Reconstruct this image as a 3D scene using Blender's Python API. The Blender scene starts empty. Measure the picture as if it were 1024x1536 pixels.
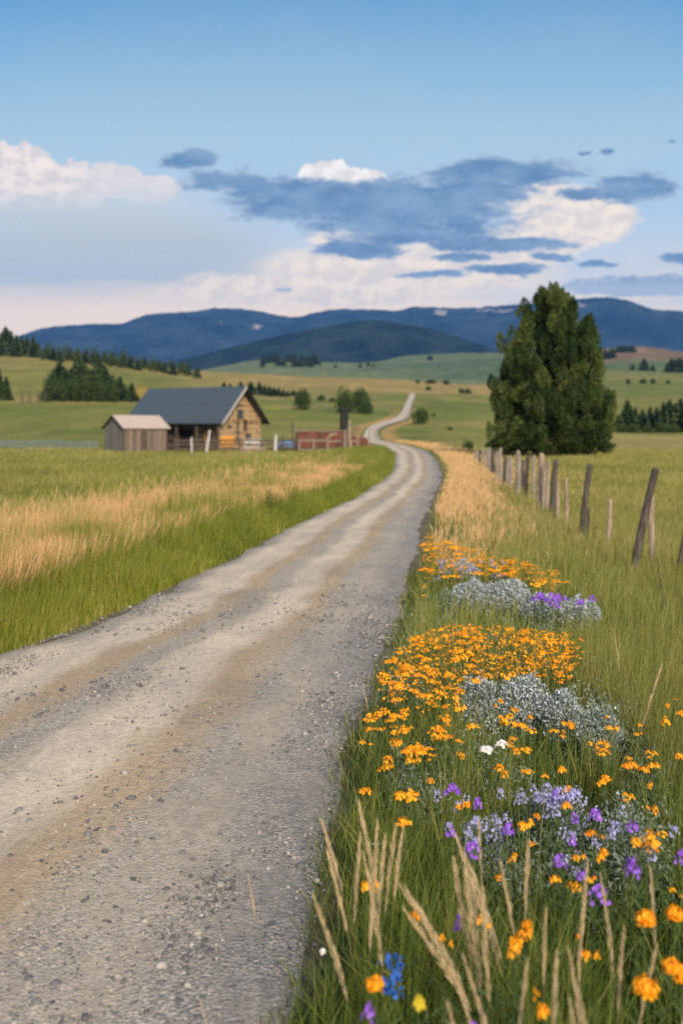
import bpy, math, random
import numpy as np
from mathutils import Vector, Matrix

rng = np.random.default_rng(7)
random.seed(7)
sc = bpy.context.scene
COL = sc.collection
F = 1493.0          # focal length in units of the 1024 x 1536 frame
CAMH = 2.0          # camera height, metres
PXC, HOR = 512.0, 650.0

# ------------------------------------------------------------------ numpy helpers
def pchip(x, y, xi):
    x = np.asarray(x, float); y = np.asarray(y, float); xi = np.clip(np.asarray(xi, float), x[0], x[-1])
    h = np.diff(x); dl = np.diff(y) / h
    m = np.zeros_like(y)
    for i in range(1, len(x) - 1):
        if dl[i-1] * dl[i] > 0:
            w1 = 2*h[i] + h[i-1]; w2 = h[i] + 2*h[i-1]
            m[i] = (w1 + w2) / (w1/dl[i-1] + w2/dl[i])
    m[0] = dl[0]; m[-1] = dl[-1]
    k = np.clip(np.searchsorted(x, xi, side='right') - 1, 0, len(x) - 2)
    t = (xi - x[k]) / h[k]
    return ((2*t**3 - 3*t**2 + 1) * y[k] + (t**3 - 2*t**2 + t) * h[k] * m[k]
            + (-2*t**3 + 3*t**2) * y[k+1] + (t**3 - t**2) * h[k] * m[k+1])

def _hash(ix, iy, seed):
    n = (ix.astype(np.int64) * 374761393 + iy.astype(np.int64) * 668265263 + seed * 1442695041) & 0x7fffffff
    n = ((n ^ (n >> 13)) * 1274126177) & 0x7fffffff
    n = (n ^ (n >> 16)) & 0xffff
    return n / 65535.0

def vnoise(x, y, seed=0):
    ix = np.floor(x); iy = np.floor(y); fx = x - ix; fy = y - iy
    fx = fx*fx*(3-2*fx); fy = fy*fy*(3-2*fy)
    a = _hash(ix, iy, seed); b = _hash(ix+1, iy, seed); c = _hash(ix, iy+1, seed); d = _hash(ix+1, iy+1, seed)
    return (a*(1-fx)+b*fx)*(1-fy) + (c*(1-fx)+d*fx)*fy

def fbm(x, y, octv=4, seed=0):
    s = 0.0; a = 0.5; tot = 0.0
    for o in range(octv):
        s = s + a * vnoise(x * 2**o, y * 2**o, seed + o*17); tot += a; a *= 0.5
    return s / tot

def sstep(a, b, x):
    t = np.clip((x - a) / (b - a), 0, 1)
    return t*t*(3-2*t)

def mesh_np(name, V, faces, cols=None, smooth=False, uvs=None):
    """faces: list of (M,k) integer arrays; cols: (N,4) point colours"""
    me = bpy.data.meshes.new(name)
    V = np.ascontiguousarray(V, dtype=np.float32).reshape(-1, 3)
    me.vertices.add(len(V)); me.vertices.foreach_set('co', V.ravel())
    idx = np.concatenate([f.ravel() for f in faces]).astype(np.int32)
    tot = np.concatenate([np.full(len(f), f.shape[1]) for f in faces]).astype(np.int32)
    start = np.concatenate([[0], np.cumsum(tot)[:-1]]).astype(np.int32)
    me.loops.add(len(idx)); me.loops.foreach_set('vertex_index', idx)
    me.polygons.add(len(tot)); me.polygons.foreach_set('loop_start', start)
    if smooth: me.polygons.foreach_set('use_smooth', np.ones(len(tot), dtype=bool))
    me.update(calc_edges=True)
    if cols is not None:
        at = me.color_attributes.new('Col', 'FLOAT_COLOR', 'POINT')
        at.data.foreach_set('color', np.ascontiguousarray(cols, dtype=np.float32).ravel())
    if uvs is not None:
        uv = me.uv_layers.new(name='UVMap')
        uv.data.foreach_set('uv', np.ascontiguousarray(uvs[idx], dtype=np.float32).ravel())
    return me

def link(name, me, mat=None, parent=None):
    o = bpy.data.objects.new(name, me); COL.objects.link(o)
    if mat is not None and me is not None and len(me.materials) == 0: me.materials.append(mat)
    if parent is not None: o.parent = parent
    return o

def tag(o, label=None, cat=None, group=None, kind=None):
    if label: o['label'] = label
    if cat: o['category'] = cat
    if group: o['group'] = group
    if kind: o['kind'] = kind
    return o

def copy_tree(o, parent=None):
    c = o.copy(); COL.objects.link(c)
    if parent is not None: c.parent = parent
    for ch in list(o.children): copy_tree(ch, c)
    return c

# ------------------------------------------------------------------ terrain height
D_ROWS = [60, 110, 125, 138, 150, 180, 230, 270, 320, 380, 440, 490, 530, 600, 700, 800, 1000, 1300, 1700, 2200, 2600, 3200, 14000]
Y_COLS = {
 -900: [None, None, 672, 667, 660, 646, 622, 606, 592, 573, 557, 545, 537, 528, 520, 519, 524, 532, 545, 560, 570, 590, 602],
 -150: [None, None, 672, 667, 660, 646, 622, 607, 593, 574, 559, 547, 539, 530, 523, 522, 527, 535, 547, 560, 570, 590, 602],
   0: [None, None, 672, 667, 660, 646, 622, 608, 594, 575, 561, 549, 541, 534, 528, 529, 533, 540, 550, 560, 570, 590, 602],
  70: [None, None, 672, 667, 660, 646, 622, 608, 596, 577, 563, 552, 545, 538, 534, 535, 539, 546, 555, 562, 572, 590, 602],
 140: [None, None, 672, 667, 660, 646, 622, 608, 597, 580, 567, 557, 550, 545, 541, 542, 546, 552, 558, 564, 572, 590, 602],
 250: [None, None, 672, 668, 661, 648, 630, 613, 600, 586, 574, 566, 561, 556, 552, 554, 558, 562, 560, 562, 572, 590, 602],
 430: [None, None, 672, 668, 664, 650, 637, 627, 617, 608, 600, 593, 588, 580, 571, 566, 571, 566, 549, 540, 547, 580, 602],
 520: [None, None, 671, 667, 661, 650, 638, 628, 619, 609, 600, 593, 590, 584, 573, 570, 574, 568, 552, 546, 552, 580, 602],
 612: [None, None, 670, 665, 660, 650, 640, 630, 620, 610, 600, 591, 593, 588, 575, 572, 577, 570, 557, 540, 534, 570, 602],
 720: [None, None, 671, 666, 661, 652, 641, 632, 622, 612, 604, 597, 593, 587, 580, 577, 581, 570, 550, 535, 530, 560, 602],
 850: [None, None, 671, 667, 662, 655, 648, 644, 633, 621, 612, 606, 601, 595, 587, 582, 566, 545, 533, 530, 534, 570, 602],
 960: [None, None, 672, 668, 664, 658, 652, 648, 636, 623, 613, 605, 599, 592, 582, 575, 558, 535, 524, 528, 540, 575, 602],
1024: [None, None, 672, 668, 664, 658, 652, 648, 636, 623, 613, 605, 599, 592, 582, 575, 558, 540, 528, 530, 540, 575, 602],
1400: [None, None, 672, 668, 664, 658, 652, 645, 633, 620, 610, 602, 596, 590, 580, 572, 555, 535, 522, 524, 535, 575, 602],
2400: [None, None, 672, 668, 664, 658, 652, 645, 633, 620, 610, 602, 596, 590, 580, 572, 555, 535, 522, 524, 535, 575, 602],
}
LD0, LD1, NLD = math.log(30.0), math.log(14000.0), 420
U0, U1, NU = -1.0, 1.3, 560
_ld = np.linspace(LD0, LD1, NLD); _u = np.linspace(U0, U1, NU)
_cols = sorted(Y_COLS)
_tmp = np.zeros((len(_cols), NLD))
for i, c in enumerate(_cols):
    z = []
    for d, Y in zip(D_ROWS, Y_COLS[c]):
        z.append(0.0 if Y is None else CAMH + (HOR - Y) / F * d)
    # the slope angle is what is smooth: interpolate z/d over log d
    q = np.array(z) / np.array(D_ROWS)
    _tmp[i] = pchip([LD0] + [math.log(d) for d in D_ROWS], np.concatenate([[0.0], q]), _ld) * np.exp(_ld)
HG = np.zeros((NLD, NU))
for j in range(NLD):
    HG[j] = pchip([(c - PXC) / F for c in _cols], _tmp[:, j], _u)
for it in range(2):   # light smoothing
    HG[:, 1:-1] = 0.25*HG[:, :-2] + 0.5*HG[:, 1:-1] + 0.25*HG[:, 2:]
    HG[1:-1] = 0.25*HG[:-2] + 0.5*HG[1:-1] + 0.25*HG[2:]

def H(x, y):
    x = np.asarray(x, float); y = np.asarray(y, float)
    yy = np.clip(y, 30.0, 13999.0)
    a = (np.log(yy) - LD0) / (LD1 - LD0) * (NLD - 1)
    b = (np.clip(x / yy, U0, U1 - 1e-6) - U0) / (U1 - U0) * (NU - 1)
    i = np.clip(a.astype(int), 0, NLD - 2); j = np.clip(b.astype(int), 0, NU - 2)
    fa = a - i; fb = b - j
    z = (HG[i, j]*(1-fa) + HG[i+1, j]*fa)*(1-fb) + (HG[i, j+1]*(1-fa) + HG[i+1, j+1]*fa)*fb
    z = z + (fbm(x / 9.0, y / 9.0, 3, 3) - 0.5) * np.clip(y, 4, 40) / 40 * 0.25 * np.interp(y, [45, 95], [1.0, 0.12])
    z = z + (fbm(x / 120.0, y / 120.0, 3, 9) - 0.5) * np.clip((y - 500) / 800, 0, 1) * 16.0
    return z

def Hs(x, y): return float(H(np.array([x]), np.array([y]))[0])

# ------------------------------------------------------------------ road edges
RE = [  # distance, left px, right px
 (8.9, 0, 583), (10.66, 145, 605), (14.2, 300, 618), (19.9, 415, 628), (27.1, 500, 642), (33.2, 545, 652), (42.6, 577, 660),
 (49.8, 585, 661), (59.7, 590, 658), (74.6, 591, 653), (95, 592, 645), (110, 587, 638), (125, 575, 615), (138, 556, 590),
 (150, 545, 571), (180, 546, 566), (230, 558, 580), (270, 588, 609), (320, 601, 615), (380, 606, 617), (440, 611, 621), (490, 615, 624), (540, 616, 624)]
_rd = [-8.0, 0.0, 2.0, 3.37, 3.98, 4.59, 5.43, 6.64, 7.6] + [r[0] for r in RE]
_rl = [-6.3, -4.9, -4.5, -4.2, -4.07, -3.95, -3.78, -3.53, -3.33] + [(r[1]-PXC)/F*r[0] for r in RE]
_rr = [-0.35, -0.26, -0.2, -0.16, -0.07, -0.04, -0.01, 0.09, 0.25] + [(r[2]-PXC)/F*r[0] for r in RE]
def road_l(y): return pchip(_rd, _rl, y)
def road_r(y): return pchip(_rd, _rr, y)

SAGE_LIST = [(712, 866, 80, .46, 'silvery sage clump left of centre in the far sage row'), (760, 864, 80, .48, 'silvery sage clump in the middle of the far sage row'), (815, 884, 80, .46, 'silvery sage clump with purple flowers in the far sage row'),
          (868, 892, 72, .44, 'silvery sage clump at the right end of the far sage row'), (690, 838, 64, .42, 'low sage clump behind the far sage row'),
          (668, 880, 40, .40, 'green grey sage clump at the left end of the far sage row', 'sageblossom', 1800, -0.35, 0.1),
          (722, 1012, 86, .44, 'left half of the blue grey sage clump inside the orange drift'), (785, 1010, 96, .46, 'right half of the blue grey sage clump inside the orange drift'), (842, 1030, 70, .42, 'sage clump between the drift and the open grass'),
          (898, 1050, 80, .42, 'feathery sage clump farthest right beside the open grass', 'sageblossom', 2600, -0.1, 0.25),
          (828, 1172, 110, .44, 'sage under the pale lavender flowers', 'lavender', 2200, -0.1, 0.35), (728, 1214, 90, .42, 'dull sage under the purple flowers at left', 'lavender', 1600, -0.2, 0.25),
          (930, 1190, 90, .42, 'dull green sage under the pair of purple clusters', 'sageblossom', 1800, -0.25, 0.15)]
def sage_free(x, y):
    """1 outside the sage clumps, 0 inside"""
    k = np.ones(len(x), bool)
    for a in SAGE_LIST:
        yc = (CAMH - a[3])*F/(a[1] - HOR); xc = (a[0] - PXC)/F*yc; W = a[2]/F*yc/2
        k &= ~(((x - xc)/(W*1.0))**2 + ((y - yc + 0.15)/0.75)**2 < 1.0)
    return k

# ------------------------------------------------------------------ materials
class NT:
    def __init__(self, tree):
        self.t = tree; self.n = tree.nodes; self.l = tree.links
    def add(self, typ, **kw):
        nd = self.n.new(typ)
        for k, v in kw.items(): setattr(nd, k, v)
        return nd
    def put(self, sock, v):
        if v is None: return
        if isinstance(v, bpy.types.NodeSocket): self.l.new(v, sock)
        else:
            if sock.type == 'RGBA' and len(v) == 3: v = (*v, 1.0)
            sock.default_value = v
    def math(self, op, a, b=None, c=None, clamp=False):
        nd = self.add('ShaderNodeMath', operation=op, use_clamp=clamp)
        self.put(nd.inputs[0], a)
        if b is not None: self.put(nd.inputs[1], b)
        if c is not None: self.put(nd.inputs[2], c)
        return nd.outputs[0]
    def vmath(self, op, a, b=None, out=0):
        nd = self.add('ShaderNodeVectorMath', operation=op)
        self.put(nd.inputs[0], a)
        if b is not None: self.put(nd.inputs[1], b)
        return nd.outputs['Value'] if op in ('DOT_PRODUCT', 'LENGTH') else nd.outputs[0]
    def mix(self, f, a, b, blend='MIX'):
        nd = self.add('ShaderNodeMix', data_type='RGBA', blend_type=blend)
        self.put(nd.inputs[0], f); self.put(nd.inputs[6], a); self.put(nd.inputs[7], b)
        return nd.outputs[2]
    def noise(self, vec=None, scale=5.0, detail=3.0, rough=0.55, dist=0.0, out='Fac'):
        nd = self.add('ShaderNodeTexNoise')
        if vec is not None: self.put(nd.inputs['Vector'], vec)
        nd.inputs['Scale'].default_value = scale; nd.inputs['Detail'].default_value = detail
        nd.inputs['Roughness'].default_value = rough; nd.inputs['Distortion'].default_value = dist
        return nd.outputs[out]
    def voro(self, vec=None, scale=5.0, feature='F1', out='Distance'):
        nd = self.add('ShaderNodeTexVoronoi', feature=feature)
        if vec is not None: self.put(nd.inputs['Vector'], vec)
        nd.inputs['Scale'].default_value = scale
        return nd.outputs[out]
    def ramp(self, f, stops, interp='LINEAR'):
        nd = self.add('ShaderNodeValToRGB'); cr = nd.color_ramp; cr.interpolation = interp
        while len(cr.elements) < len(stops): cr.elements.new(0.5)
        for e, (p, c) in zip(cr.elements, stops):
            e.position = p; e.color = (*c, 1.0) if len(c) == 3 else c
        self.put(nd.inputs[0], f)
        return nd.outputs[0]
    def smooth(self, a, b, x):
        nd = self.add('ShaderNodeMapRange', interpolation_type='SMOOTHSTEP')
        self.put(nd.inputs['Value'], x); nd.inputs['From Min'].default_value = a; nd.inputs['From Max'].default_value = b
        return nd.outputs[0]
    def attr(self, name='Col'):
        nd = self.add('ShaderNodeVertexColor', layer_name=name); return nd.outputs['Color']
    def sep(self, c):
        nd = self.add('ShaderNodeSeparateColor'); self.put(nd.inputs[0], c); return nd.outputs
    def sepxyz(self, c):
        nd = self.add('ShaderNodeSeparateXYZ'); self.put(nd.inputs[0], c); return nd.outputs
    def comb(self, x, y, z):
        nd = self.add('ShaderNodeCombineXYZ')
        for s, v in zip(nd.inputs, (x, y, z)): self.put(s, v)
        return nd.outputs[0]
    def coord(self, out='Object'):
        return self.add('ShaderNodeTexCoord').outputs[out]
    def mapping(self, vec, scale=(1,1,1), loc=(0,0,0), rot=(0,0,0)):
        nd = self.add('ShaderNodeMapping'); self.put(nd.inputs[0], vec)
        nd.inputs['Scale'].default_value = scale; nd.inputs['Location'].default_value = loc; nd.inputs['Rotation'].default_value = rot
        return nd.outputs[0]
    def bump(self, h, strength=0.5, dist=0.02):
        nd = self.add('ShaderNodeBump'); self.put(nd.inputs['Height'], h)
        nd.inputs['Strength'].default_value = strength; nd.inputs['Distance'].default_value = dist
        return nd.outputs[0]

def new_mat(name):
    m = bpy.data.materials.new(name); m.use_nodes = True
    m.node_tree.nodes.clear()
    return m, NT(m.node_tree)

def finish(nt, color, rough=0.8, spec=0.3, bump=None, metal=0.0, transl=0.0, tcol=None):
    p = nt.add('ShaderNodeBsdfPrincipled'); out = nt.add('ShaderNodeOutputMaterial')
    nt.put(p.inputs['Base Color'], color); nt.put(p.inputs['Roughness'], rough)
    nt.put(p.inputs['Specular IOR Level'], spec); nt.put(p.inputs['Metallic'], metal)
    if bump is not None: nt.l.new(bump, p.inputs['Normal'])
    sh = p.outputs[0]
    if transl > 0:
        tr = nt.add('ShaderNodeBsdfTranslucent'); nt.put(tr.inputs[0], tcol if tcol is not None else color)
        mx = nt.add('ShaderNodeMixShader'); mx.inputs[0].default_value = transl
        nt.l.new(sh, mx.inputs[1]); nt.l.new(tr.outputs[0], mx.inputs[2]); sh = mx.outputs[0]
    nt.l.new(sh, out.inputs[0])

def grass_mat(name, stops, tip=None, t0=0.6, t1=0.95, tipamt=1.0, transl=0.35):
    m, nt = new_mat(name)
    s = nt.sep(nt.attr())
    c = nt.ramp(s[0], stops)
    if tip is not None:
        tc = nt.mix(s[2], tip[0], tip[1])
        f = nt.math('MULTIPLY', nt.smooth(t0, t1, s[1]), tipamt)
        c = nt.mix(f, c, tc)
    finish(nt, c, 0.55, 0.25, transl=transl)
    return m

def leaf_mat(name, stops, transl=0.25, rough=0.6):
    m, nt = new_mat(name)
    s = nt.sep(nt.attr())
    c = nt.ramp(s[0], stops)
    finish(nt, c, rough, 0.25, transl=transl)
    return m

def wood_mat(name, c1, c2, c3=None, grain=(30, 30, 2.0), rough=0.85, boards=None, bump=0.5, vary=True):
    m, nt = new_mat(name)
    co = nt.coord('Object')
    g = nt.noise(nt.mapping(co, grain), 1.0, 6, 0.65, 0.6)
    blot = nt.noise(co, 1.7, 4, 0.6)
    c = nt.mix(nt.smooth(0.3, 0.7, g), c1, c2)
    if c3 is not None: c = nt.mix(nt.smooth(0.48, 0.66, blot), c, c3)
    hgt = g
    if boards:
        axis, pitch = boards
        x = nt.sepxyz(co)[axis]
        fr = nt.math('FRACT', nt.math('DIVIDE', x, pitch))
        gap = nt.math('LESS_THAN', nt.math('ABSOLUTE', nt.math('SUBTRACT', fr, 0.5)), 0.46)
        cell = nt.math('FLOOR', nt.math('DIVIDE', x, pitch))
        wn = nt.add('ShaderNodeTexWhiteNoise', noise_dimensions='1D'); nt.l.new(cell, wn.inputs['W'])
        c = nt.mix(0.55, c, nt.mix(wn.outputs[0], nt.mix(0.6, c, (0.02, 0.016, 0.012)), nt.mix(0.25, c, (0.6, 0.5, 0.4))))
        c = nt.mix(gap, (0.015, 0.012, 0.01), c)
        hgt = nt.math('ADD', nt.math('MULTIPLY', g, 0.4), gap)
    finish(nt, c, rough, 0.2, nt.bump(hgt, bump, 0.01))
    return m

def flat_mat(name, color, rough=0.7, var=0.25, scale=8.0, spec=0.3, metal=0.0, transl=0.0):
    m, nt = new_mat(name)
    n = nt.noise(nt.coord('Object'), scale, 4, 0.6)
    c = nt.mix(n, tuple(v*(1-var) for v in color), tuple(min(1, v*(1+var)) for v in color))
    finish(nt, c, rough, spec, metal=metal, transl=transl)
    return m

M = {}
M['verge'] = grass_mat('verge_green', [(0, (0.045, 0.085, 0.008)), (0.35, (0.155, 0.195, 0.016)), (0.75, (0.32, 0.315, 0.035)), (1, (0.54, 0.42, 0.15))],
                       ((0.22, 0.23, 0.05), (0.16, 0.21, 0.03)), 0.5, 1.0, 0.7)
M['tan'] = grass_mat('tan_seeding', [(0, (0.13, 0.18, 0.02)), (0.6, (0.24, 0.25, 0.05)), (1, (0.38, 0.29, 0.10))],
                     ((0.72, 0.40, 0.18), (0.66, 0.46, 0.22)), 0.54, 0.74, 1.0)
M['meadow'] = grass_mat('meadow_green', [(0, (0.12, 0.140, 0.024)), (0.4, (0.265, 0.250, 0.050)), (0.8, (0.39, 0.335, 0.095)), (1, (0.52, 0.40, 0.18))],
                        ((0.26, 0.24, 0.08), (0.20, 0.22, 0.06)), 0.5, 1.0, 0.7)
M['fore'] = grass_mat('fore_green', [(0, (0.022, 0.056, 0.010)), (0.35, (0.080, 0.135, 0.018)), (0.7, (0.22, 0.26, 0.035)), (1, (0.46, 0.38, 0.13))],
                      ((0.15, 0.18, 0.04), (0.10, 0.15, 0.03)), 0.5, 1.0, 0.6)
M['herb'] = leaf_mat('herb_green', [(0, (0.025, 0.06, 0.015)), (0.5, (0.05, 0.10, 0.028)), (1, (0.10, 0.15, 0.07))], 0.3)
M['stem'] = leaf_mat('flower_stem', [(0, (0.06, 0.11, 0.025)), (1, (0.13, 0.17, 0.05))], 0.2)
M['orange'] = leaf_mat('orange_petal', [(0, (0.82, 0.25, 0.005)), (0.5, (0.90, 0.36, 0.008)), (1, (0.95, 0.50, 0.02))], 0.25, 0.55)
M['purple'] = leaf_mat('purple_petal', [(0, (0.22, 0.07, 0.55)), (0.6, (0.38, 0.14, 0.72)), (1, (0.62, 0.36, 0.85))], 0.3, 0.55)
M['lavender'] = leaf_mat('lavender_petal', [(0, (0.30, 0.30, 0.58)), (0.6, (0.44, 0.42, 0.68)), (1, (0.66, 0.62, 0.80))], 0.3, 0.6)
M['sage'] = leaf_mat('sage_leaf', [(0, (0.15, 0.20, 0.11)), (0.5, (0.30, 0.35, 0.28)), (1, (0.48, 0.51, 0.46))], 0.2, 0.7)
M['sageblossom'] = leaf_mat('sage_blossom', [(0, (0.44, 0.47, 0.54)), (0.6, (0.57, 0.60, 0.66)), (1, (0.72, 0.72, 0.76))], 0.2, 0.7)
M['white'] = leaf_mat('white_petal', [(0, (0.80, 0.72, 0.66)), (1, (0.86, 0.82, 0.78))], 0.2, 0.6)
M['blue'] = leaf_mat('blue_petal', [(0, (0.02, 0.07, 0.30)), (1, (0.06, 0.20, 0.60))], 0.2, 0.6)
M['yellow'] = leaf_mat('yellow_bud', [(0, (0.55, 0.42, 0.02)), (1, (0.70, 0.55, 0.04))], 0.15, 0.6)
M['straw'] = grass_mat('straw_stalk', [(0, (0.15, 0.17, 0.05)), (1, (0.30, 0.25, 0.10))], ((0.80, 0.64, 0.40), (0.70, 0.52, 0.28)), 0.25, 0.6, 1.0, 0.45)
M['pinehead'] = leaf_mat('pine_needles', [(0, (0.014, 0.032, 0.008)), (0.4, (0.044, 0.078, 0.016)), (0.75, (0.10, 0.132, 0.028)), (1, (0.19, 0.20, 0.045))], 0.15)
M['conifer'] = leaf_mat('conifer_needles', [(0, (0.020, 0.040, 0.012)), (0.6, (0.050, 0.078, 0.022)), (1, (0.10, 0.13, 0.04))], 0.1)
M['shrub'] = leaf_mat('shrub_leaves', [(0, (0.030, 0.055, 0.010)), (0.6, (0.060, 0.095, 0.016)), (1, (0.11, 0.14, 0.03))], 0.2)
M['grayshrub'] = leaf_mat('bare_shrub', [(0, (0.10, 0.09, 0.06)), (0.6, (0.17, 0.15, 0.09)), (1, (0.22, 0.20, 0.11))], 0.1)
M['bark'] = wood_mat('bark', (0.045, 0.03, 0.02), (0.12, 0.085, 0.06), None, (8, 8, 1.5))
M['post'] = wood_mat('grey_post', (0.09, 0.072, 0.058), (0.42, 0.35, 0.28), (0.20, 0.16, 0.125), (60, 60, 3))
M['postdark'] = wood_mat('dark_post', (0.022, 0.018, 0.015), (0.14, 0.115, 0.095), (0.06, 0.05, 0.042), (60, 60, 3))
M['posttan'] = wood_mat('tan_post', (0.15, 0.105, 0.07), (0.46, 0.35, 0.25), (0.22, 0.16, 0.115), (60, 60, 3))
M['shedwall'] = wood_mat('shaded_grey_boards', (0.07, 0.062, 0.058), (0.22, 0.20, 0.19), (0.11, 0.095, 0.085), (14, 14, 1.2), boards=(0, 0.24))  # gable boards: the shade of that side is put into the grey
M['shedside'] = wood_mat('lit_brown_boards', (0.09, 0.062, 0.045), (0.25, 0.185, 0.135), (0.15, 0.11, 0.08), (14, 14, 1.2), boards=(1, 0.26))  # long wall boards: the light on that side is put into the brown
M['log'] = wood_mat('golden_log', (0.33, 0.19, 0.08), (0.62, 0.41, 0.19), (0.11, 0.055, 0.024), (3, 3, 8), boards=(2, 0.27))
M['darklog'] = wood_mat('dark_log', (0.020, 0.012, 0.008), (0.062, 0.036, 0.020), (0.035, 0.02, 0.012), (3, 3, 8), boards=(2, 0.27))  # porch shade put into the log colour; also serves dark gable patches
M['plank'] = wood_mat('plank', (0.045, 0.033, 0.024), (0.13, 0.10, 0.075), None, (20, 20, 20))
M['rail'] = wood_mat('rail', (0.10, 0.078, 0.06), (0.34, 0.28, 0.22), None, (20, 20, 20))
M['rust'] = wood_mat('rusty_panel', (0.10, 0.034, 0.022), (0.20, 0.072, 0.046), (0.15, 0.07, 0.05), (2.5, 2.5, 0.6), bump=0.3)
M['orangeboard'] = flat_mat('orange_board', (0.72, 0.30, 0.04), 0.7)
M['dark'] = flat_mat('dark_opening', (0.012, 0.010, 0.010), 0.8)
M['glass'] = flat_mat('window_glass', (0.03, 0.035, 0.045), 0.12, 0.1, 3, 0.6)
M['whitewood'] = flat_mat('white_wood', (0.46, 0.42, 0.38), 0.7, 0.4, 4)
M['tarp'] = flat_mat('blue_tarp', (0.10, 0.19, 0.36), 0.6, 0.4, 3)
M['paleteal'] = flat_mat('weathered_rail', (0.15, 0.18, 0.155), 0.8, 0.4, 2)
M['stonedark'] = flat_mat('soot_stone', (0.022, 0.024, 0.020), 0.9, 0.6, 3)

def roof_mat(name, c, rough, metal, pitch=0.45):
    m, nt = new_mat(name)
    co = nt.coord('Object')
    x = nt.sepxyz(co)[1]
    fr = nt.math('FRACT', nt.math('DIVIDE', x, pitch))
    seam = nt.smooth(0.46, 0.5, nt.math('ABSOLUTE', nt.math('SUBTRACT', fr, 0.5)))
    n = nt.noise(nt.mapping(co, (0.6, 2.0, 0.6)), 1.5, 5, 0.6)
    col = nt.mix(n, tuple(v*0.8 for v in c), tuple(v*1.18 for v in c))
    finish(nt, col, rough, 0.4, nt.bump(seam, 0.6, 0.03), metal)
    return m
M['roof'] = roof_mat('slate_metal_roof', (0.050, 0.066, 0.080), 0.5, 0.0)
M['shedroof'] = roof_mat('pale_metal_roof', (0.44, 0.35, 0.28), 0.55, 0.0, 0.7)

# terrain
m, nt = new_mat('terrain_grass'); M['terrain'] = m
co = nt.coord('Object')
base = nt.attr()
n1 = nt.noise(co, 0.9, 5, 0.65); n2 = nt.noise(nt.mapping(co, (1, 0.35, 1)), 0.06, 5, 0.6)
c = nt.mix(nt.smooth(0.3, 0.7, n1), nt.mix(1.0, base, (0.72, 0.75, 0.7), 'MULTIPLY'), nt.mix(1.0, base, (1.2, 1.17, 1.15), 'MULTIPLY'))
c = nt.mix(nt.smooth(0.35, 0.7, n2), nt.mix(1.0, c, (0.82, 0.86, 0.8), 'MULTIPLY'), nt.mix(1.0, c, (1.16, 1.1, 1.08), 'MULTIPLY'))
finish(nt, c, 0.95, 0.1, nt.bump(n1, 0.6, 0.15))

# gravel road
m, nt = new_mat('gravel_road'); M['road'] = m
uv = nt.coord('UV'); co = nt.coord('Object')
us = nt.sepxyz(uv)
wob = nt.math('MULTIPLY', nt.math('SUBTRACT', nt.noise(nt.mapping(co, (0.5, 0.12, 1)), 1.0, 4, 0.6), 0.5), 0.16)
wob2 = nt.math('MULTIPLY', nt.math('SUBTRACT', nt.noise(nt.mapping(co, (1.0, 0.45, 1)), 5.0, 6, 0.7), 0.5), 0.09)
un = nt.math('ADD', nt.math('ADD', us[0], wob), wob2)
GREY = (0.24, 0.22, 0.195); GREY2 = (0.37, 0.315, 0.24); PALE = (0.57, 0.475, 0.355); TANC = (0.40, 0.295, 0.18)
prof = nt.ramp(un, [(0.0, GREY), (0.07, GREY2), (0.13, PALE), (0.27, PALE), (0.33, TANC), (0.37, TANC), (0.42, GREY2), (0.47, GREY2),
                    (0.52, PALE), (0.60, PALE), (0.66, TANC), (0.70, TANC), (0.755, GREY2), (0.80, GREY2), (0.84, GREY2), (0.92, GREY), (1.0, (0.19, 0.18, 0.168))])
st = nt.voro(co, 62.0, 'F1', 'Color'); stv = nt.sep(st)[0]
st2 = nt.sep(nt.voro(co, 130.0, 'F1', 'Color'))[0]
loose = nt.ramp(un, [(0.0, (1, 1, 1)), (0.10, (0.7,)*3), (0.2, (0.25,)*3), (0.36, (0.25,)*3), (0.44, (0.8,)*3), (0.5, (0.3,)*3), (0.66, (0.2,)*3), (0.755, (0.75,)*3), (0.82, (0.45,)*3), (0.9, (1, 1, 1)), (1.0, (1, 1, 1))])
patch = nt.smooth(0.42, 0.62, nt.noise(nt.mapping(co, (2.0, 0.8, 1)), 1.3, 5, 0.65))
lo = nt.math('MULTIPLY', nt.sep(loose)[0], nt.math('ADD', nt.math('MULTIPLY', patch, 0.7), 0.3))
stone = nt.mix(nt.math('ADD', nt.math('MULTIPLY', stv, 0.6), nt.math('MULTIPLY', st2, 0.4)), (0.065, 0.064, 0.064), (0.58, 0.54, 0.48))
col = nt.mix(nt.math('MULTIPLY', nt.math('ADD', lo, 0.10), 0.60), prof, stone)
fine = nt.noise(co, 160.0, 3, 0.7); mid = nt.noise(co, 18.0, 4, 0.6); big = nt.noise(nt.mapping(co, (1.0, 0.5, 1)), 1.2, 5, 0.6)
col = nt.mix(0.9, col, nt.mix(fine, (0.55, 0.55, 0.55), (1.5, 1.5, 1.5)), 'MULTIPLY')
col = nt.mix(1.0, col, nt.mix(nt.smooth(0.3, 0.7, mid), (0.86, 0.86, 0.87), (1.12, 1.11, 1.1)), 'MULTIPLY')
col = nt.mix(1.0, col, nt.mix(nt.smooth(0.3, 0.7, big), (0.84, 0.84, 0.86), (1.12, 1.1, 1.07)), 'MULTIPLY')
d1 = nt.voro(co, 55.0); d2 = nt.voro(co, 130.0)
hh = nt.math('ADD', nt.math('MULTIPLY', nt.math('SUBTRACT', 1.0, d1), nt.math('ADD', nt.math('MULTIPLY', lo, 1.0), 0.15)), nt.math('MULTIPLY', nt.math('SUBTRACT', 1.0, d2), 0.35))
finish(nt, col, 0.95, 0.15, nt.bump(hh, 0.75, 0.016))

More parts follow.
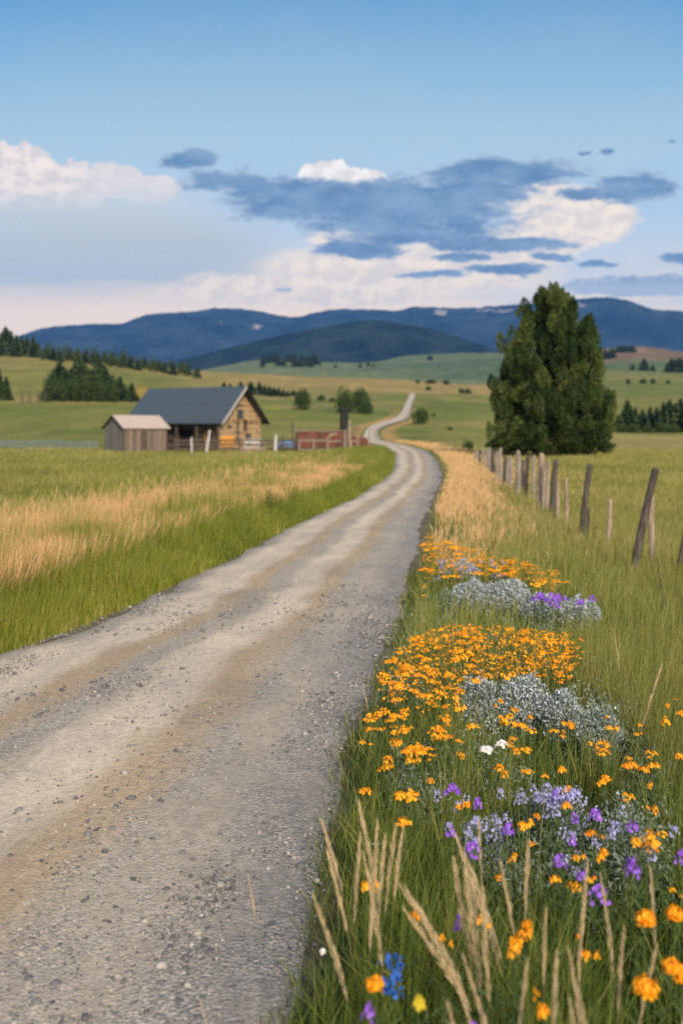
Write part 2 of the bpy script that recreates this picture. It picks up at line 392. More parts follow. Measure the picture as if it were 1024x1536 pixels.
m, nt = new_mat('gravel_stone'); M['stone'] = m
s = nt.sep(nt.attr())
c = nt.ramp(s[0], [(0, (0.07, 0.072, 0.08)), (0.4, (0.165, 0.16, 0.155)), (0.8, (0.28, 0.26, 0.23)), (0.96, (0.40, 0.365, 0.32)), (1, (0.31, 0.22, 0.16))])
c = nt.mix(0.6, c, nt.mix(nt.noise(nt.coord('Object'), 220, 3, 0.6), (0.7,)*3, (1.3,)*3), 'MULTIPLY')
finish(nt, c, 0.85, 0.3)

# forest hill and mountains
def hill_mat(name, a, b, bald, scale, thr, treesc):
    m, nt = new_mat(name)
    co = nt.coord('Object')
    t = nt.voro(nt.mapping(co, (1, 1, 0.5)), treesc)
    n = nt.noise(co, scale, 5, 0.62)
    c = nt.mix(nt.smooth(0.3, 0.7, n), a, b)
    s = nt.sep(nt.attr())
    pat = nt.smooth(thr, thr + 0.07, nt.math('ADD', nt.noise(co, scale*2.2, 6, 0.65), nt.math('MULTIPLY', s[0], 0.35)))
    c = nt.mix(pat, c, bald)
    finish(nt, c, 1.0, 0.0, nt.bump(nt.math('ADD', t, n), 0.5, 20.0))
    return m
M['forest'] = hill_mat('forest_hill', (0.005, 0.011, 0.009), (0.026, 0.042, 0.026), (0.14, 0.16, 0.09), 0.006, 0.80, 0.06)
M['mount'] = hill_mat('mountain_forest', (0.005, 0.013, 0.020), (0.036, 0.056, 0.060), (0.30, 0.27, 0.22), 0.0022, 0.80, 0.03)

# ------------------------------------------------------------------ ground sheet
PATCHES = []  # filled colour patches on the far meadows: (px, Y-like distance, ...)
def build_terrain():
    dn = np.concatenate([np.linspace(-8, 2.4, 14), np.exp(np.linspace(math.log(2.6), math.log(14000), 520))])
    uc = np.concatenate([np.linspace(-1.0, -0.42, 60)[:-1], np.linspace(-0.42, 0.42, 620), np.linspace(0.42, 1.3, 80)[1:]])
    Dg, Ug = np.meshgrid(dn, uc, indexing='ij')
    X = Ug * np.maximum(Dg, 0) + Ug * 9.0 * np.exp(-np.maximum(Dg, 0) / 20.0); Y = Dg
    Z = H(X, Y)
    L = road_l(np.clip(Y, -8, 540)); R = road_r(np.clip(Y, -8, 540))
    inside = np.minimum(X - L, R - X)      # >0 inside the road
    fade = np.where(Y < 545, 1.0, 0.0)
    Z = Z - sstep(0.03, 0.40 + 0.002*np.clip(Y, 0, 540), inside) * fade * (0.10 + 0.0012 * np.clip(Y, 0, 540))
    # ---- colours that belong to the ground itself
    px = PXC + F * X / np.maximum(Y, 1.0)
    C = np.zeros(X.shape + (3,))
    def lay(c, a):
        nonlocal C
        a = np.clip(a, 0, 1)[..., None]
        C = C * (1 - a) + np.array(c) * a
    n_a = fbm(X / 45, Y / 60, 4, 21); n_b = fbm(X / 14, Y / 25, 4, 31); n_c = fbm(X / 160, Y / 130, 4, 41)
    lay((0.165, 0.170, 0.040), np.ones_like(X))
    lay((0.24, 0.205, 0.060), sstep(0.42, 0.62, n_a) * 0.75)
    lay((0.085, 0.125, 0.022), sstep(0.52, 0.68, n_b) * 0.6)
    far = sstep(150, 320, Y)
    lay((0.20, 0.19, 0.045), far * 0.7)
    lay((0.125, 0.15, 0.030), far * sstep(0.45, 0.6, n_c) * 0.8)
    lay((0.265, 0.205, 0.075), far * sstep(0.55, 0.72, n_a) * 0.7)
    # crest of the near hills: straw
    lay((0.33, 0.23, 0.085), sstep(430, 640, Y) * sstep(1000, 800, Y) * sstep(0.3, 0.55, n_c + 0.1) * (px < 760) * 0.8)
    # yellow streak by the barn, bare field at right
    lay((0.24, 0.25, 0.02), sstep(18, 6, np.abs(px - 405)) * sstep(22, 8, np.abs(Y - 345)) * 0.8)
    lay((0.36, 0.22, 0.04), sstep(14, 6, np.abs(px - 212)) * sstep(60, 20, np.abs(Y - 360)) * 0.7)
    # far hills: grey green
    ff = sstep(850, 1150, Y)
    lay((0.135, 0.165, 0.085), ff * 0.85)
    lay((0.085, 0.125, 0.060), ff * sstep(0.46, 0.6, fbm(X / 260, Y / 200, 4, 51)) * 0.8)
    lay((0.20, 0.20, 0.10), ff * sstep(0.55, 0.7, fbm(X / 180, Y / 130, 4, 61)) * 0.6)
    # brown hill at the right
    br = sstep(1180, 1330, Y) * sstep(2100, 1700, Y) * sstep(865, 905, px)
    lay((0.20, 0.115, 0.075), br * 0.85)
    lay((0.34, 0.23, 0.14), br * sstep(0.52, 0.66, fbm(X / 60, Y / 120, 4, 71)) * 0.6)
    # right foreground meadow straw band behind the fence
    lay((0.33, 0.25, 0.09), sstep(95, 130, Y) * sstep(235, 190, Y) * sstep(760, 860, px) * 0.75)
    # straw strips beside the road
    sl = L - X; sr = X - R
    tan_l = sstep(1.0, 2.2, sl) * sstep(8.0, 4.5, sl) * sstep(8, 14, Y) * sstep(150, 115, Y)
    tan_r = sstep(0.4, 1.2, sr) * sstep(6.5, 3.5, sr) * sstep(17, 28, Y) * sstep(160, 130, Y)
    tan_f = (sstep(0.2, 1.0, sr) * sstep(4, 2, sr) + sstep(0.2, 1.0, sl) * sstep(4, 2, sl)) * sstep(100, 130, Y) * sstep(400, 250, Y)
    lay((0.42, 0.255, 0.10), np.clip(tan_l + 0.6*tan_r + tan_f, 0, 1) * 0.8)
    lay((0.16, 0.10, 0.05), sstep(0.6, 2.0, sl) * sstep(9, 4, sl) * sstep(118, 130, Y) * sstep(230, 190, Y) * 0.6)
    # soil and litter under the tall grass close to the camera
    lay((0.060, 0.066, 0.020), sstep(34, 16, Y) * sstep(0.0, 0.6, np.maximum(sl, sr)) * 0.9)
    lay((0.15, 0.12, 0.085), sstep(-0.3, 0.0, inside) * fade * sstep(120, 60, Y))
    C = C * (0.93 + 0.14 * fbm(X / 3, Y / 3, 2, 81))[..., None]
    nr, ncx = X.shape
    V = np.stack([X, Y, Z], -1).reshape(-1, 3)
    idx = np.arange(nr * ncx).reshape(nr, ncx)
    Fq = np.stack([idx[:-1, :-1], idx[:-1, 1:], idx[1:, 1:], idx[1:, :-1]], -1).reshape(-1, 4)
    cols = np.concatenate([C.reshape(-1, 3), np.ones((nr*ncx, 1))], 1)
    o = link('ground', mesh_np('ground', V, [Fq], cols, True), M['terrain'])
    tag(o, 'rolling green and straw coloured meadow ground reaching back to the hills', 'ground', kind='structure')
build_terrain()

def build_road():
    dn = np.concatenate([np.linspace(-8, 2, 12)[:-1], np.exp(np.linspace(math.log(2), math.log(540), 420))])
    t = np.linspace(0, 1, 25)
    Dg, T = np.meshgrid(dn, t, indexing='ij')
    L = road_l(Dg); R = road_r(Dg)
    wig = (fbm(Dg / 0.9, Dg * 0 + 3, 3, 91) - 0.5) * 0.35
    wig2 = (fbm(Dg / 0.7, Dg * 0 + 9, 3, 95) - 0.5) * 0.30
    X = L + wig + (R + wig2 - L - wig) * T
    Z = H(X, Dg) + 0.012 + 0.0008 * np.clip(Dg, 0, 540) + 0.05 * (1 - (2*T - 1)**2) - 0.035 * sstep(0.03, 0.0, np.minimum(T, 1-T))
    Z = Z - 0.018 * (np.exp(-((T - 0.2) / 0.07)**2) + np.exp(-((T - 0.56) / 0.07)**2))
    Z = Z + (fbm(X / 0.35, Dg / 0.5, 3, 99) - 0.5) * 0.016 * (Dg < 40)
    V = np.stack([X, Dg, Z], -1).reshape(-1, 3)
    n, k = X.shape
    idx = np.arange(n*k).reshape(n, k)
    Fq = np.stack([idx[:-1, :-1], idx[:-1, 1:], idx[1:, 1:], idx[1:, :-1]], -1).reshape(-1, 4)
    uvs = np.stack([T, Dg / 10], -1).reshape(-1, 2)
    o = link('gravel_road', mesh_np('gravel_road', V, [Fq], None, True, uvs), M['road'])
    tag(o, 'pale winding gravel road with worn wheel tracks', 'road', kind='structure')
build_road()
def road_z(x, y):
    L = road_l(y); R = road_r(y); T = np.clip((x - L) / (R - L), 0, 1)
    return H(x, y) + 0.012 + 0.0008*np.clip(y, 0, 540) + 0.05*(1 - (2*T-1)**2) - 0.018*(np.exp(-((T-0.2)/0.07)**2) + np.exp(-((T-0.56)/0.07)**2))

# loose stones on the road
def build_stones():
    N = 150000
    y = np.exp(rng.uniform(math.log(2.3), math.log(13), N))
    L = road_l(y); R = road_r(y)
    T = rng.uniform(0.005, 0.995, N)
    p = np.interp(T, [0, .1, .2, .36, .44, .5, .66, .76, .83, .9, 1], [.8, .5, .06, .08, .45, .10, .07, .42, .30, .8, .9])
    x = L + (R - L) * T
    p = 0.85 * p * (0.15 + 1.2 * sstep(0.4, 0.62, fbm(x * 1.6, y * 0.8, 3, 5)))
    k = rng.random(N) < p
    x, y = x[k], y[k]; n = len(x)
    z = road_z(x, y)
    r = np.exp(rng.normal(math.log(0.0052), 0.48, n)) * (1 + y * 0.03)
    r = np.clip(r, 0.0025, 0.024)
    g = (1 + 5**0.5) / 2
    ico = np.array([(-1, g, 0), (1, g, 0), (-1, -g, 0), (1, -g, 0), (0, -1, g), (0, 1, g), (0, -1, -g), (0, 1, -g), (g, 0, -1), (g, 0, 1), (-g, 0, -1), (-g, 0, 1)], float) / 1.9
    fc = np.array([(0,11,5),(0,5,1),(0,1,7),(0,7,10),(0,10,11),(1,5,9),(5,11,4),(11,10,2),(10,7,6),(7,1,8),(3,9,4),(3,4,2),(3,2,6),(3,6,8),(3,8,9),(4,9,5),(2,4,11),(6,2,10),(8,6,7),(9,8,1)])
    V = ico[None] * (1 + rng.normal(0, 0.17, (n, 12, 1)))
    V = V * rng.uniform(0.65, 1.25, (n, 1, 3)) * np.array([1, 1, 0.7])
    a = rng.uniform(0, 2*math.pi, n); ca, sa = np.cos(a)[:, None], np.sin(a)[:, None]
    V = np.stack([V[..., 0]*ca - V[..., 1]*sa, V[..., 0]*sa + V[..., 1]*ca, V[..., 2]], -1) * r[:, None, None]
    V = V + np.stack([x, y, z + r*0.12], -1)[:, None, :]
    Fq = (fc[None] + (np.arange(n) * 12)[:, None, None]).reshape(-1, 3)
    cr = rng.random(n)
    cols = np.zeros((n, 12, 4)); cols[..., 0] = cr[:, None]; cols[..., 3] = 1
    o = link('gravel', mesh_np('gravel', V, [Fq], cols.reshape(-1, 4)), M['stone'])
    tag(o, 'loose grey gravel stones scattered over the road surface', 'gravel', kind='stuff')
build_stones()

# ------------------------------------------------------------------ grass
WIND = 0.12
def blades(name, x, y, h, w, lean, mat, label, cat, prof=None, segs=3, z=None, hue=None):
    n = len(x)
    if z is None: z = H(x, y) - 0.02
    if prof is None:
        ts = np.linspace(0, 1, segs + 1); ws = (1 - ts**1.6)
    else:
        ts = np.array([p[0] for p in prof]); ws = np.array([p[1] for p in prof])
    az = rng.uniform(0, 2*math.pi, n)            # lean direction
    fa = rng.uniform(-0.9, 0.9, n)               # facing: most faces turn roughly to the road axis, at random
    lx = np.cos(az) * lean + WIND*0.6; ly = np.sin(az) * lean
    k = len(ts)
    P = np.zeros((n, k, 3))
    t = ts[None, :]
    P[..., 0] = x[:, None] + h[:, None]*(lx[:, None]*(0.35*t + 0.65*t*t))
    P[..., 1] = y[:, None] + h[:, None]*(ly[:, None]*(0.35*t + 0.65*t*t))
    droop = 1 - 0.35*np.clip(lean, 0, 1.2)[:, None]*t
    P[..., 2] = z[:, None] + h[:, None]*t*droop
    S = np.stack([np.cos(fa), np.sin(fa), np.zeros(n)], -1)[:, None, :] * (w[:, None]*ws[None, :]*0.5)[..., None]
    Lp = P - S; Rp = P + S
    V = np.concatenate([Lp[:, :-1], Rp[:, :-1], P[:, -1:]], 1)   # (n, 2(k-1)+1, 3)
    m_ = k - 1; nv = 2*m_ + 1
    base = (np.arange(n) * nv)[:, None]
    quads = [np.concatenate([base + i, base + m_ + i, base + m_ + i + 1, base + i + 1], 1) for i in range(m_ - 1)]
    tri = np.concatenate([base + m_ - 1, base + 2*m_ - 1, base + 2*m_], 1)
    if hue is None: hue = rng.random(n)
    cols = np.zeros((n, nv, 4)); cols[..., 0] = hue[:, None]; cols[..., 2] = rng.random(n)[:, None]; cols[..., 3] = 1
    cols[:, :m_, 1] = ts[:-1]; cols[:, m_:2*m_, 1] = ts[:-1]; cols[:, -1, 1] = 1
    o = link(name, mesh_np(name, V, [np.concatenate(quads), tri] if quads else [tri], cols.reshape(-1, 4)), mat)
    tag(o, label, cat, kind='stuff')
    return o

def pick(N, y0, y1, u0, u1, power=0.0):
    """random ground positions in a wedge, denser near the camera"""
    e = power
    a = rng.random(N)
    y = np.exp(math.log(y0) + a*(math.log(y1/y0))) if e == 0 else (y0**e + a*(y1**e - y0**e))**(1/e)
    u = rng.uniform(u0, u1, N)
    return u*y, y

HEADP = [(0, 0.4), (0.3, 0.32), (0.55, 0.26), (0.66, 0.6), (0.78, 0.9), (0.9, 0.55), (1, 0)]

def build_grass():
    # left verge: tall green grass right beside the gravel
    N = 190000
    y = np.exp(rng.uniform(math.log(5.0), math.log(95), N))
    s = rng.gamma(1.5, 1.15, N) - 0.06
    tuft = fbm(y*1.3, s*1.6, 2, 15)
    x = road_l(y) - s - 0.12*(tuft - 0.4)
    h = (0.17 + 0.54*np.clip(s/0.9, 0, 1)) * rng.uniform(0.4, 1.3, N) * (0.5 + 1.0*tuft)
    w = np.maximum(0.0050, y*0.00068) * rng.uniform(0.6, 1.3, N)
    hue = np.clip(rng.beta(2, 2.6, N) + 0.5*(fbm(x/1.3, y/2.0, 2, 25) - 0.5), 0, 1)
    blades('verge_grass', x, y, h, w, np.abs(rng.normal(0.16, 0.16, N)), M['verge'],
           'tall bright green grass along the left edge of the gravel road', 'grass', hue=hue)
    # left: straw coloured seeding grass behind the green
    N = 135000
    y = np.exp(rng.uniform(math.log(7), math.log(105), N))
    s = 0.75 + rng.gamma(2.4, 0.62, N)
    dens = sstep(0.30, 0.55, fbm(y/3.0, s/1.5, 3, 35))
    k = rng.random(N) < 0.25 + 0.75*dens
    y, s = y[k], s[k]; n = len(y)
    x = road_l(y) - s
    h = rng.uniform(0.56, 0.86, n)*np.interp(y, [7, 30, 100], [1.0, 0.95, 0.72])
    blades('seeding_grass', x, y, h, np.maximum(0.008, y*0.00080)*rng.uniform(0.6, 1.3, n), np.abs(rng.normal(0.14, 0.12, n)), M['tan'],
           'pink tan seeding grass behind the green verge left of the road', 'grass', HEADP)
    # left meadow
    N = 110000
    x, y = pick(N, 7, 118, -0.52, 0.05)
    s = road_l(y) - x
    k = (s > 2.6) & (rng.random(N) < sstep(2.6, 5.5, s)*0.9 + 0.1)
    x, y = x[k], y[k]; n = len(x)
    lo = fbm(x/5, y/8, 3, 45)
    hue = np.clip(rng.beta(2, 2.4, n) + 0.9*(lo - 0.5), 0, 1)
    blades('meadow_grass', x, y, rng.uniform(0.22, 0.5, n)*(0.6 + 0.8*lo), np.maximum(0.007, y*0.0011)*rng.uniform(0.7, 1.4, n),
           np.abs(rng.normal(0.25, 0.18, n)), M['meadow'], 'olive green meadow grass in the field before the barn', 'grass', segs=2, hue=hue)
    # right of the road, beyond the flowers: straw strip then pasture
    N = 60000
    y = np.exp(rng.uniform(math.log(13), math.log(140), N))
    s = 0.25 + rng.gamma(2.0, 0.62, N)*np.interp(y, [13, 30, 60], [0.55, 0.95, 1.25])
    k = rng.random(N) < (0.12 + 0.6*sstep(0.35, 0.6, fbm(y/2.5, s/1.2, 3, 55)))*np.interp(y, [13, 24, 40], [0.3, 0.38, 0.62])
    y, s = y[k], s[k]; n = len(y)
    x = road_r(y) + s
    blades('seeding_grass', x, y, rng.uniform(0.28, 0.55, n), np.maximum(0.008, y*0.00080)*rng.uniform(0.6, 1.3, n),
           np.abs(rng.normal(0.16, 0.12, n)), M['tan'], 'golden straw grass on the right verge before the fence posts', 'grass', HEADP)
    N = 150000
    x, y = pick(N, 5.0, 118, 0.02, 0.50)
    s = x - road_r(y)
    k = (s > 0.5) & (rng.random(N) < sstep(0.5, 2.2, s))
    k &= ~((y < 13) & (x < 0.235*y) & (rng.random(N) < 0.93))
    k &= sage_free(x, y)
    x, y = x[k], y[k]; n = len(x)
    lo = fbm(x/2.5, y/5, 3, 65)
    hue = np.clip(rng.beta(2, 2.4, n) + 0.8*(lo - 0.5), 0, 1)
    blades('pasture_grass', x, y, rng.uniform(0.28, 0.62, n)*(0.65 + 0.7*lo)*np.interp(y, [5, 14, 60, 110], [1.1, .85, .65, .45]),
           np.maximum(0.0055, y*0.00095)*rng.uniform(0.7, 1.4, n), np.abs(rng.normal(0.18, 0.15, n)), M['meadow'],
           'yellow green pasture grass around the fence posts', 'grass', hue=hue)
    # close right-hand grass between the flowers: a low layer and long arching blades
    def near(N, y0, hmin, hmax, wmul, lean, lsd, hshift, name, lb, segs):
        y = np.exp(rng.uniform(math.log(y0), math.log(14), N))
        x = road_r(y) - 0.13 + rng.random(N)**1.15*np.interp(y, [1.7, 4, 8, 14], [1.6, 2.2, 2.8, 2.4])
        s = x - road_r(y)
        tuft = fbm(x*3.2, y*3.2, 3, 75)
        if hmax > 0.4:
            k = (rng.random(N) < sstep(0.28, 0.55, tuft)*np.clip(s/0.25, 0.15, 1)) & sage_free(x, y)
            x, y, s, tuft = x[k], y[k], s[k], tuft[k]
        n = len(x)
        h = rng.uniform(hmin, hmax, n)*np.clip(0.40 + s/0.5, 0.15, 1)*(0.65 + 0.7*tuft)
        h = h*np.interp(y, [2.0, 4.0], [0.68, 1.0])
        hue = np.clip(rng.beta(2, 2.4, n) + 0.5*(tuft - 0.5) + hshift + np.interp(y, [2.5, 7], [-0.14, 0.12]), 0, 1)
        blades(name, x, y, h, np.maximum(0.0032, y*0.00058)*rng.uniform(0.6, 1.4, n)*wmul, np.abs(rng.normal(lean, lsd, n)), M['fore'], lb, 'grass', segs=segs, hue=hue)
    near(75000, 1.7, 0.06, 0.24, 1.0, 0.35, 0.3, -0.25, 'roadside_grass', 'short dark green grass filling the roadside under the wildflowers', 3)
    near(50000, 1.7, 0.28, 0.66, 1.35, 0.30, 0.28, 0.14, 'long_grass', 'long arching green blades standing between the wildflowers', 6)
build_grass()

# leafy ground cover between the flowers
def leaf_quads(C, A, B, hue):
    """rhombic leaves: centre, half-length vector, half-width vector"""
    V = np.stack([C - A, C + B, C + A, C - B], 1)
    n = len(C)
    Fq = np.arange(n*4).reshape(n, 4)
    cols = np.zeros((n, 4, 4)); cols[..., 0] = hue[:, None]; cols[..., 3] = 1
    return V.reshape(-1, 3), Fq, cols.reshape(-1, 4)

def rand_dirs(n):
    v = rng.normal(size=(n, 3)); return v / np.linalg.norm(v, axis=1, keepdims=True)
def perp(a):
    v = np.cross(a, rand_dirs(len(a))); return v / np.maximum(np.linalg.norm(v, axis=1, keepdims=True), 1e-6)

def build_cover():
    N = 42000
    y = np.exp(rng.uniform(math.log(1.7), math.log(11), N))
    x = road_r(y) + 0.03 + rng.random(N)*np.interp(y, [1.7, 4, 8, 11], [1.5, 2.0, 2.2, 2.2])
    cl = fbm(x*2.2, y*2.2, 3, 85)
    k = rng.random(N) < sstep(0.32, 0.6, cl)
    x, y, cl = x[k], y[k], cl[k]; n = len(x)
    s = x - road_r(y)
    z = H(x, y) + rng.uniform(0.01, 0.30, n)*np.clip(s/0.4, 0.15, 1)*(0.4 + cl)
    A = rand_dirs(n); A[:, 2] = np.abs(A[:, 2])*0.8 + 0.15
    L = rng.uniform(0.012, 0.032, n)
    V, Fq, cols = leaf_quads(np.stack([x, y, z], -1), A*L[:, None], perp(A)*(L*0.22)[:, None], np.clip(rng.random(n)*0.8 + 0.3*(cl-0.4), 0, 1))
    tag(link('ground_cover', mesh_np('ground_cover', V, [Fq], cols), M['herb']),
        'small leafy green herbs between the roadside flowers', 'ground cover', kind='stuff')
build_cover()

# ------------------------------------------------------------------ solids: simple builder
class MB:
    def __init__(self): self.v = []; self.f = []
    def quadbox(self, P8):
        b = len(self.v); self.v += [tuple(p) for p in P8]
        for q in ((0,3,2,1),(4,5,6,7),(0,1,5,4),(1,2,6,5),(2,3,7,6),(3,0,4,7)): self.f.append(tuple(b+i for i in q))
        return self
    def box(self, x0, x1, y0, y1, z0, z1):
        return self.quadbox([(x0,y0,z0),(x1,y0,z0),(x1,y1,z0),(x0,y1,z0),(x0,y0,z1),(x1,y0,z1),(x1,y1,z1),(x0,y1,z1)])
    def bar(self, a, b, w, t, up=(0,0,1)):
        a = Vector(a); b = Vector(b); d = (b-a).normalized(); u = Vector(up)
        if abs(d.dot(u)) > 0.98: u = Vector((0,1,0))
        s = d.cross(u).normalized(); u = s.cross(d)
        s *= w/2; u *= t/2
        return self.quadbox([a-s-u, a+s-u, a+s+u, a-s+u, b-s-u, b+s-u, b+s+u, b-s+u])
    def tube(self, pts, radii, n=8, jitter=0.0, cap=True):
        b = len(self.v); pts = [Vector(p) for p in pts]
        for i, (p, r) in enumerate(zip(pts, radii)):
            d = (pts[min(i+1, len(pts)-1)] - pts[max(i-1, 0)]).normalized()
            u = Vector((0,1,0)) if abs(d.y) < 0.9 else Vector((1,0,0))
            s = d.cross(u).normalized(); t = s.cross(d)
            for k in range(n):
                an = 2*math.pi*k/n; rr = r*(1 + random.uniform(-jitter, jitter))
                self.v.append(tuple(p + s*math.cos(an)*rr + t*math.sin(an)*rr))
        for i in range(len(pts)-1):
            for k in range(n):
                k2 = (k+1) % n
                self.f.append((b+i*n+k, b+i*n+k2, b+(i+1)*n+k2, b+(i+1)*n+k))
        if cap:
            self.f.append(tuple(b+(len(pts)-1)*n+k for k in range(n)))
            self.f.append(tuple(b+k for k in reversed(range(n))))
        return self
    def prism(self, poly, y0, y1):
        """polygon in (x,z) extruded along y"""
        b = len(self.v); n = len(poly)
        self.v += [(x, y0, z) for x, z in poly] + [(x, y1, z) for x, z in poly]
        self.f.append(tuple(b+i for i in range(n))); self.f.append(tuple(b+n+i for i in reversed(range(n))))
        for i in range(n): j = (i+1) % n; self.f.append((b+i, b+n+i, b+n+j, b+j))
        return self
    def build(self, name, mat, parent=None, smooth=False, bevel=0.0):
        me = bpy.data.meshes.new(name); me.from_pydata(self.v, [], self.f); me.update()
        import bmesh
        bm = bmesh.new(); bm.from_mesh(me); bmesh.ops.recalc_face_normals(bm, faces=bm.faces); bm.to_mesh(me); bm.free()
        if smooth: me.polygons.foreach_set('use_smooth', np.ones(len(me.polygons), dtype=bool))
        o = link(name, me, mat, parent)
        if bevel:
            b = o.modifiers.new('bevel', 'BEVEL'); b.width = bevel; b.segments = 2
        return o

def empty(name, loc, rz=0.0, label=None, cat=None, group=None):
    o = bpy.data.objects.new(name, None); COL.objects.link(o)
    o.location = loc; o.rotation_euler = (0, 0, rz); o.empty_display_size = 0.3
    return tag(o, label, cat, group)

# ------------------------------------------------------------------ hills and mountains
def ridge(name, crest, d0, dc, d1, zb, mat, label, cat, amp, sc_, nu=420, nd=90, px0=-700, px1=1800, bald=()):
    pxs = np.linspace(px0, px1, nu)
    cy = pchip([c[0] for c in crest], [c[1] for c in crest], pxs)
    zc = CAMH + (HOR - cy)/F*dc
    tt = np.linspace(0, 1, nd)
    ds = np.where(tt < 0.6, d0 + (dc-d0)*(tt/0.6), dc + (d1-dc)*((tt-0.6)/0.4))
    Dg, PX = np.meshgrid(ds, pxs, indexing='ij')
    ZC = np.broadcast_to(zc, Dg.shape)
    X = (PX - PXC)/F*Dg
    s = np.where(Dg < dc, (Dg-d0)/(dc-d0), (d1-Dg)/(d1-dc))
    # front slope: concave at its foot, rounded at the crest
    prof = sstep(0, 1, s)*0.55 + s*0.45
    rid = np.abs(fbm(X/sc_, Dg/sc_*0.7, 5, 101) - 0.5)*2
    rid2 = fbm(X/sc_*0.4 + 7, Dg/sc_*0.25, 4, 111)
    shape = np.sin(np.clip(s, 0, 1)*math.pi)*1.0
    Z = zb + (ZC - zb)*prof + (rid2 - 0.5)*amp*2.0*shape - rid*amp*shape*0.9
    small = (fbm(X/(sc_*0.06), Dg/(sc_*0.06), 3, 121) - 0.5)*amp*0.10
    Z = Z + small
    Z = np.where((Dg < dc), np.minimum(Z, CAMH + (ZC - CAMH)*Dg/dc*1.0 - 0.0 + small), Z)
    V = np.stack([X, Dg, Z], -1).reshape(-1, 3)
    idx = np.arange(nd*nu).reshape(nd, nu)
    Fq = np.stack([idx[:-1, :-1], idx[:-1, 1:], idx[1:, 1:], idx[1:, :-1]], -1).reshape(-1, 4)
    cols = np.zeros((nd, nu, 4)); cols[..., 3] = 1
    Yp = HOR - (Z - CAMH)/Dg*F
    for (bx, by, rx, ry) in bald:
        cols[..., 0] = np.maximum(cols[..., 0], np.clip(1.3 - ((PX-bx)/rx)**2 - ((Yp-by)/ry)**2, 0, 1))
    o = link(name, mesh_np(name, V, [Fq], cols.reshape(-1, 4), True), mat)
    return tag(o, label, cat, kind='structure')

ridge('mountains', [(-700, 530), (-250, 524), (-60, 520), (0, 513), (30, 504), (75, 491), (140, 487), (178, 486), (222, 473), (280, 468), (330, 462), (370, 464), (410, 471),
      (440, 475), (480, 467), (510, 463), (560, 463), (590, 465), (620, 459), (660, 461), (710, 461), (770, 457), (830, 454), (870, 449), (905, 447),
      (940, 452), (980, 465), (1024, 468), (1150, 478), (1400, 470), (1800, 490)], 5200, 9000, 9900, 150, M['mount'],
      'long blue forested mountain range along the horizon', 'mountains', 300, 1000, bald=((658, 470, 16, 7), (385, 490, 18, 7), (332, 486, 8, 6), (730, 466, 60, 4), (860, 457, 40, 5)))
ridge('forested_hill', [(-300, 620), (60, 596), (170, 566), (240, 547), (300, 533), (380, 512), (450, 496), (500, 487), (560, 480), (600, 484), (660, 497), (720, 517), (780, 538), (900, 572), (1200, 610)],
      3300, 4400, 5400, 40, M['forest'], 'dark forested rounded hill in front of the blue mountains', 'hill', 30, 500, px0=-100, px1=1100, bald=((565, 499, 14, 3),))

# ------------------------------------------------------------------ trees
def leaves_obj(name, C, A, B, hue, mat, parent):
    V, Fq, cols = leaf_quads(C, A, B, hue)
    return link(name, mesh_np(name, V, [Fq], cols), mat, parent)

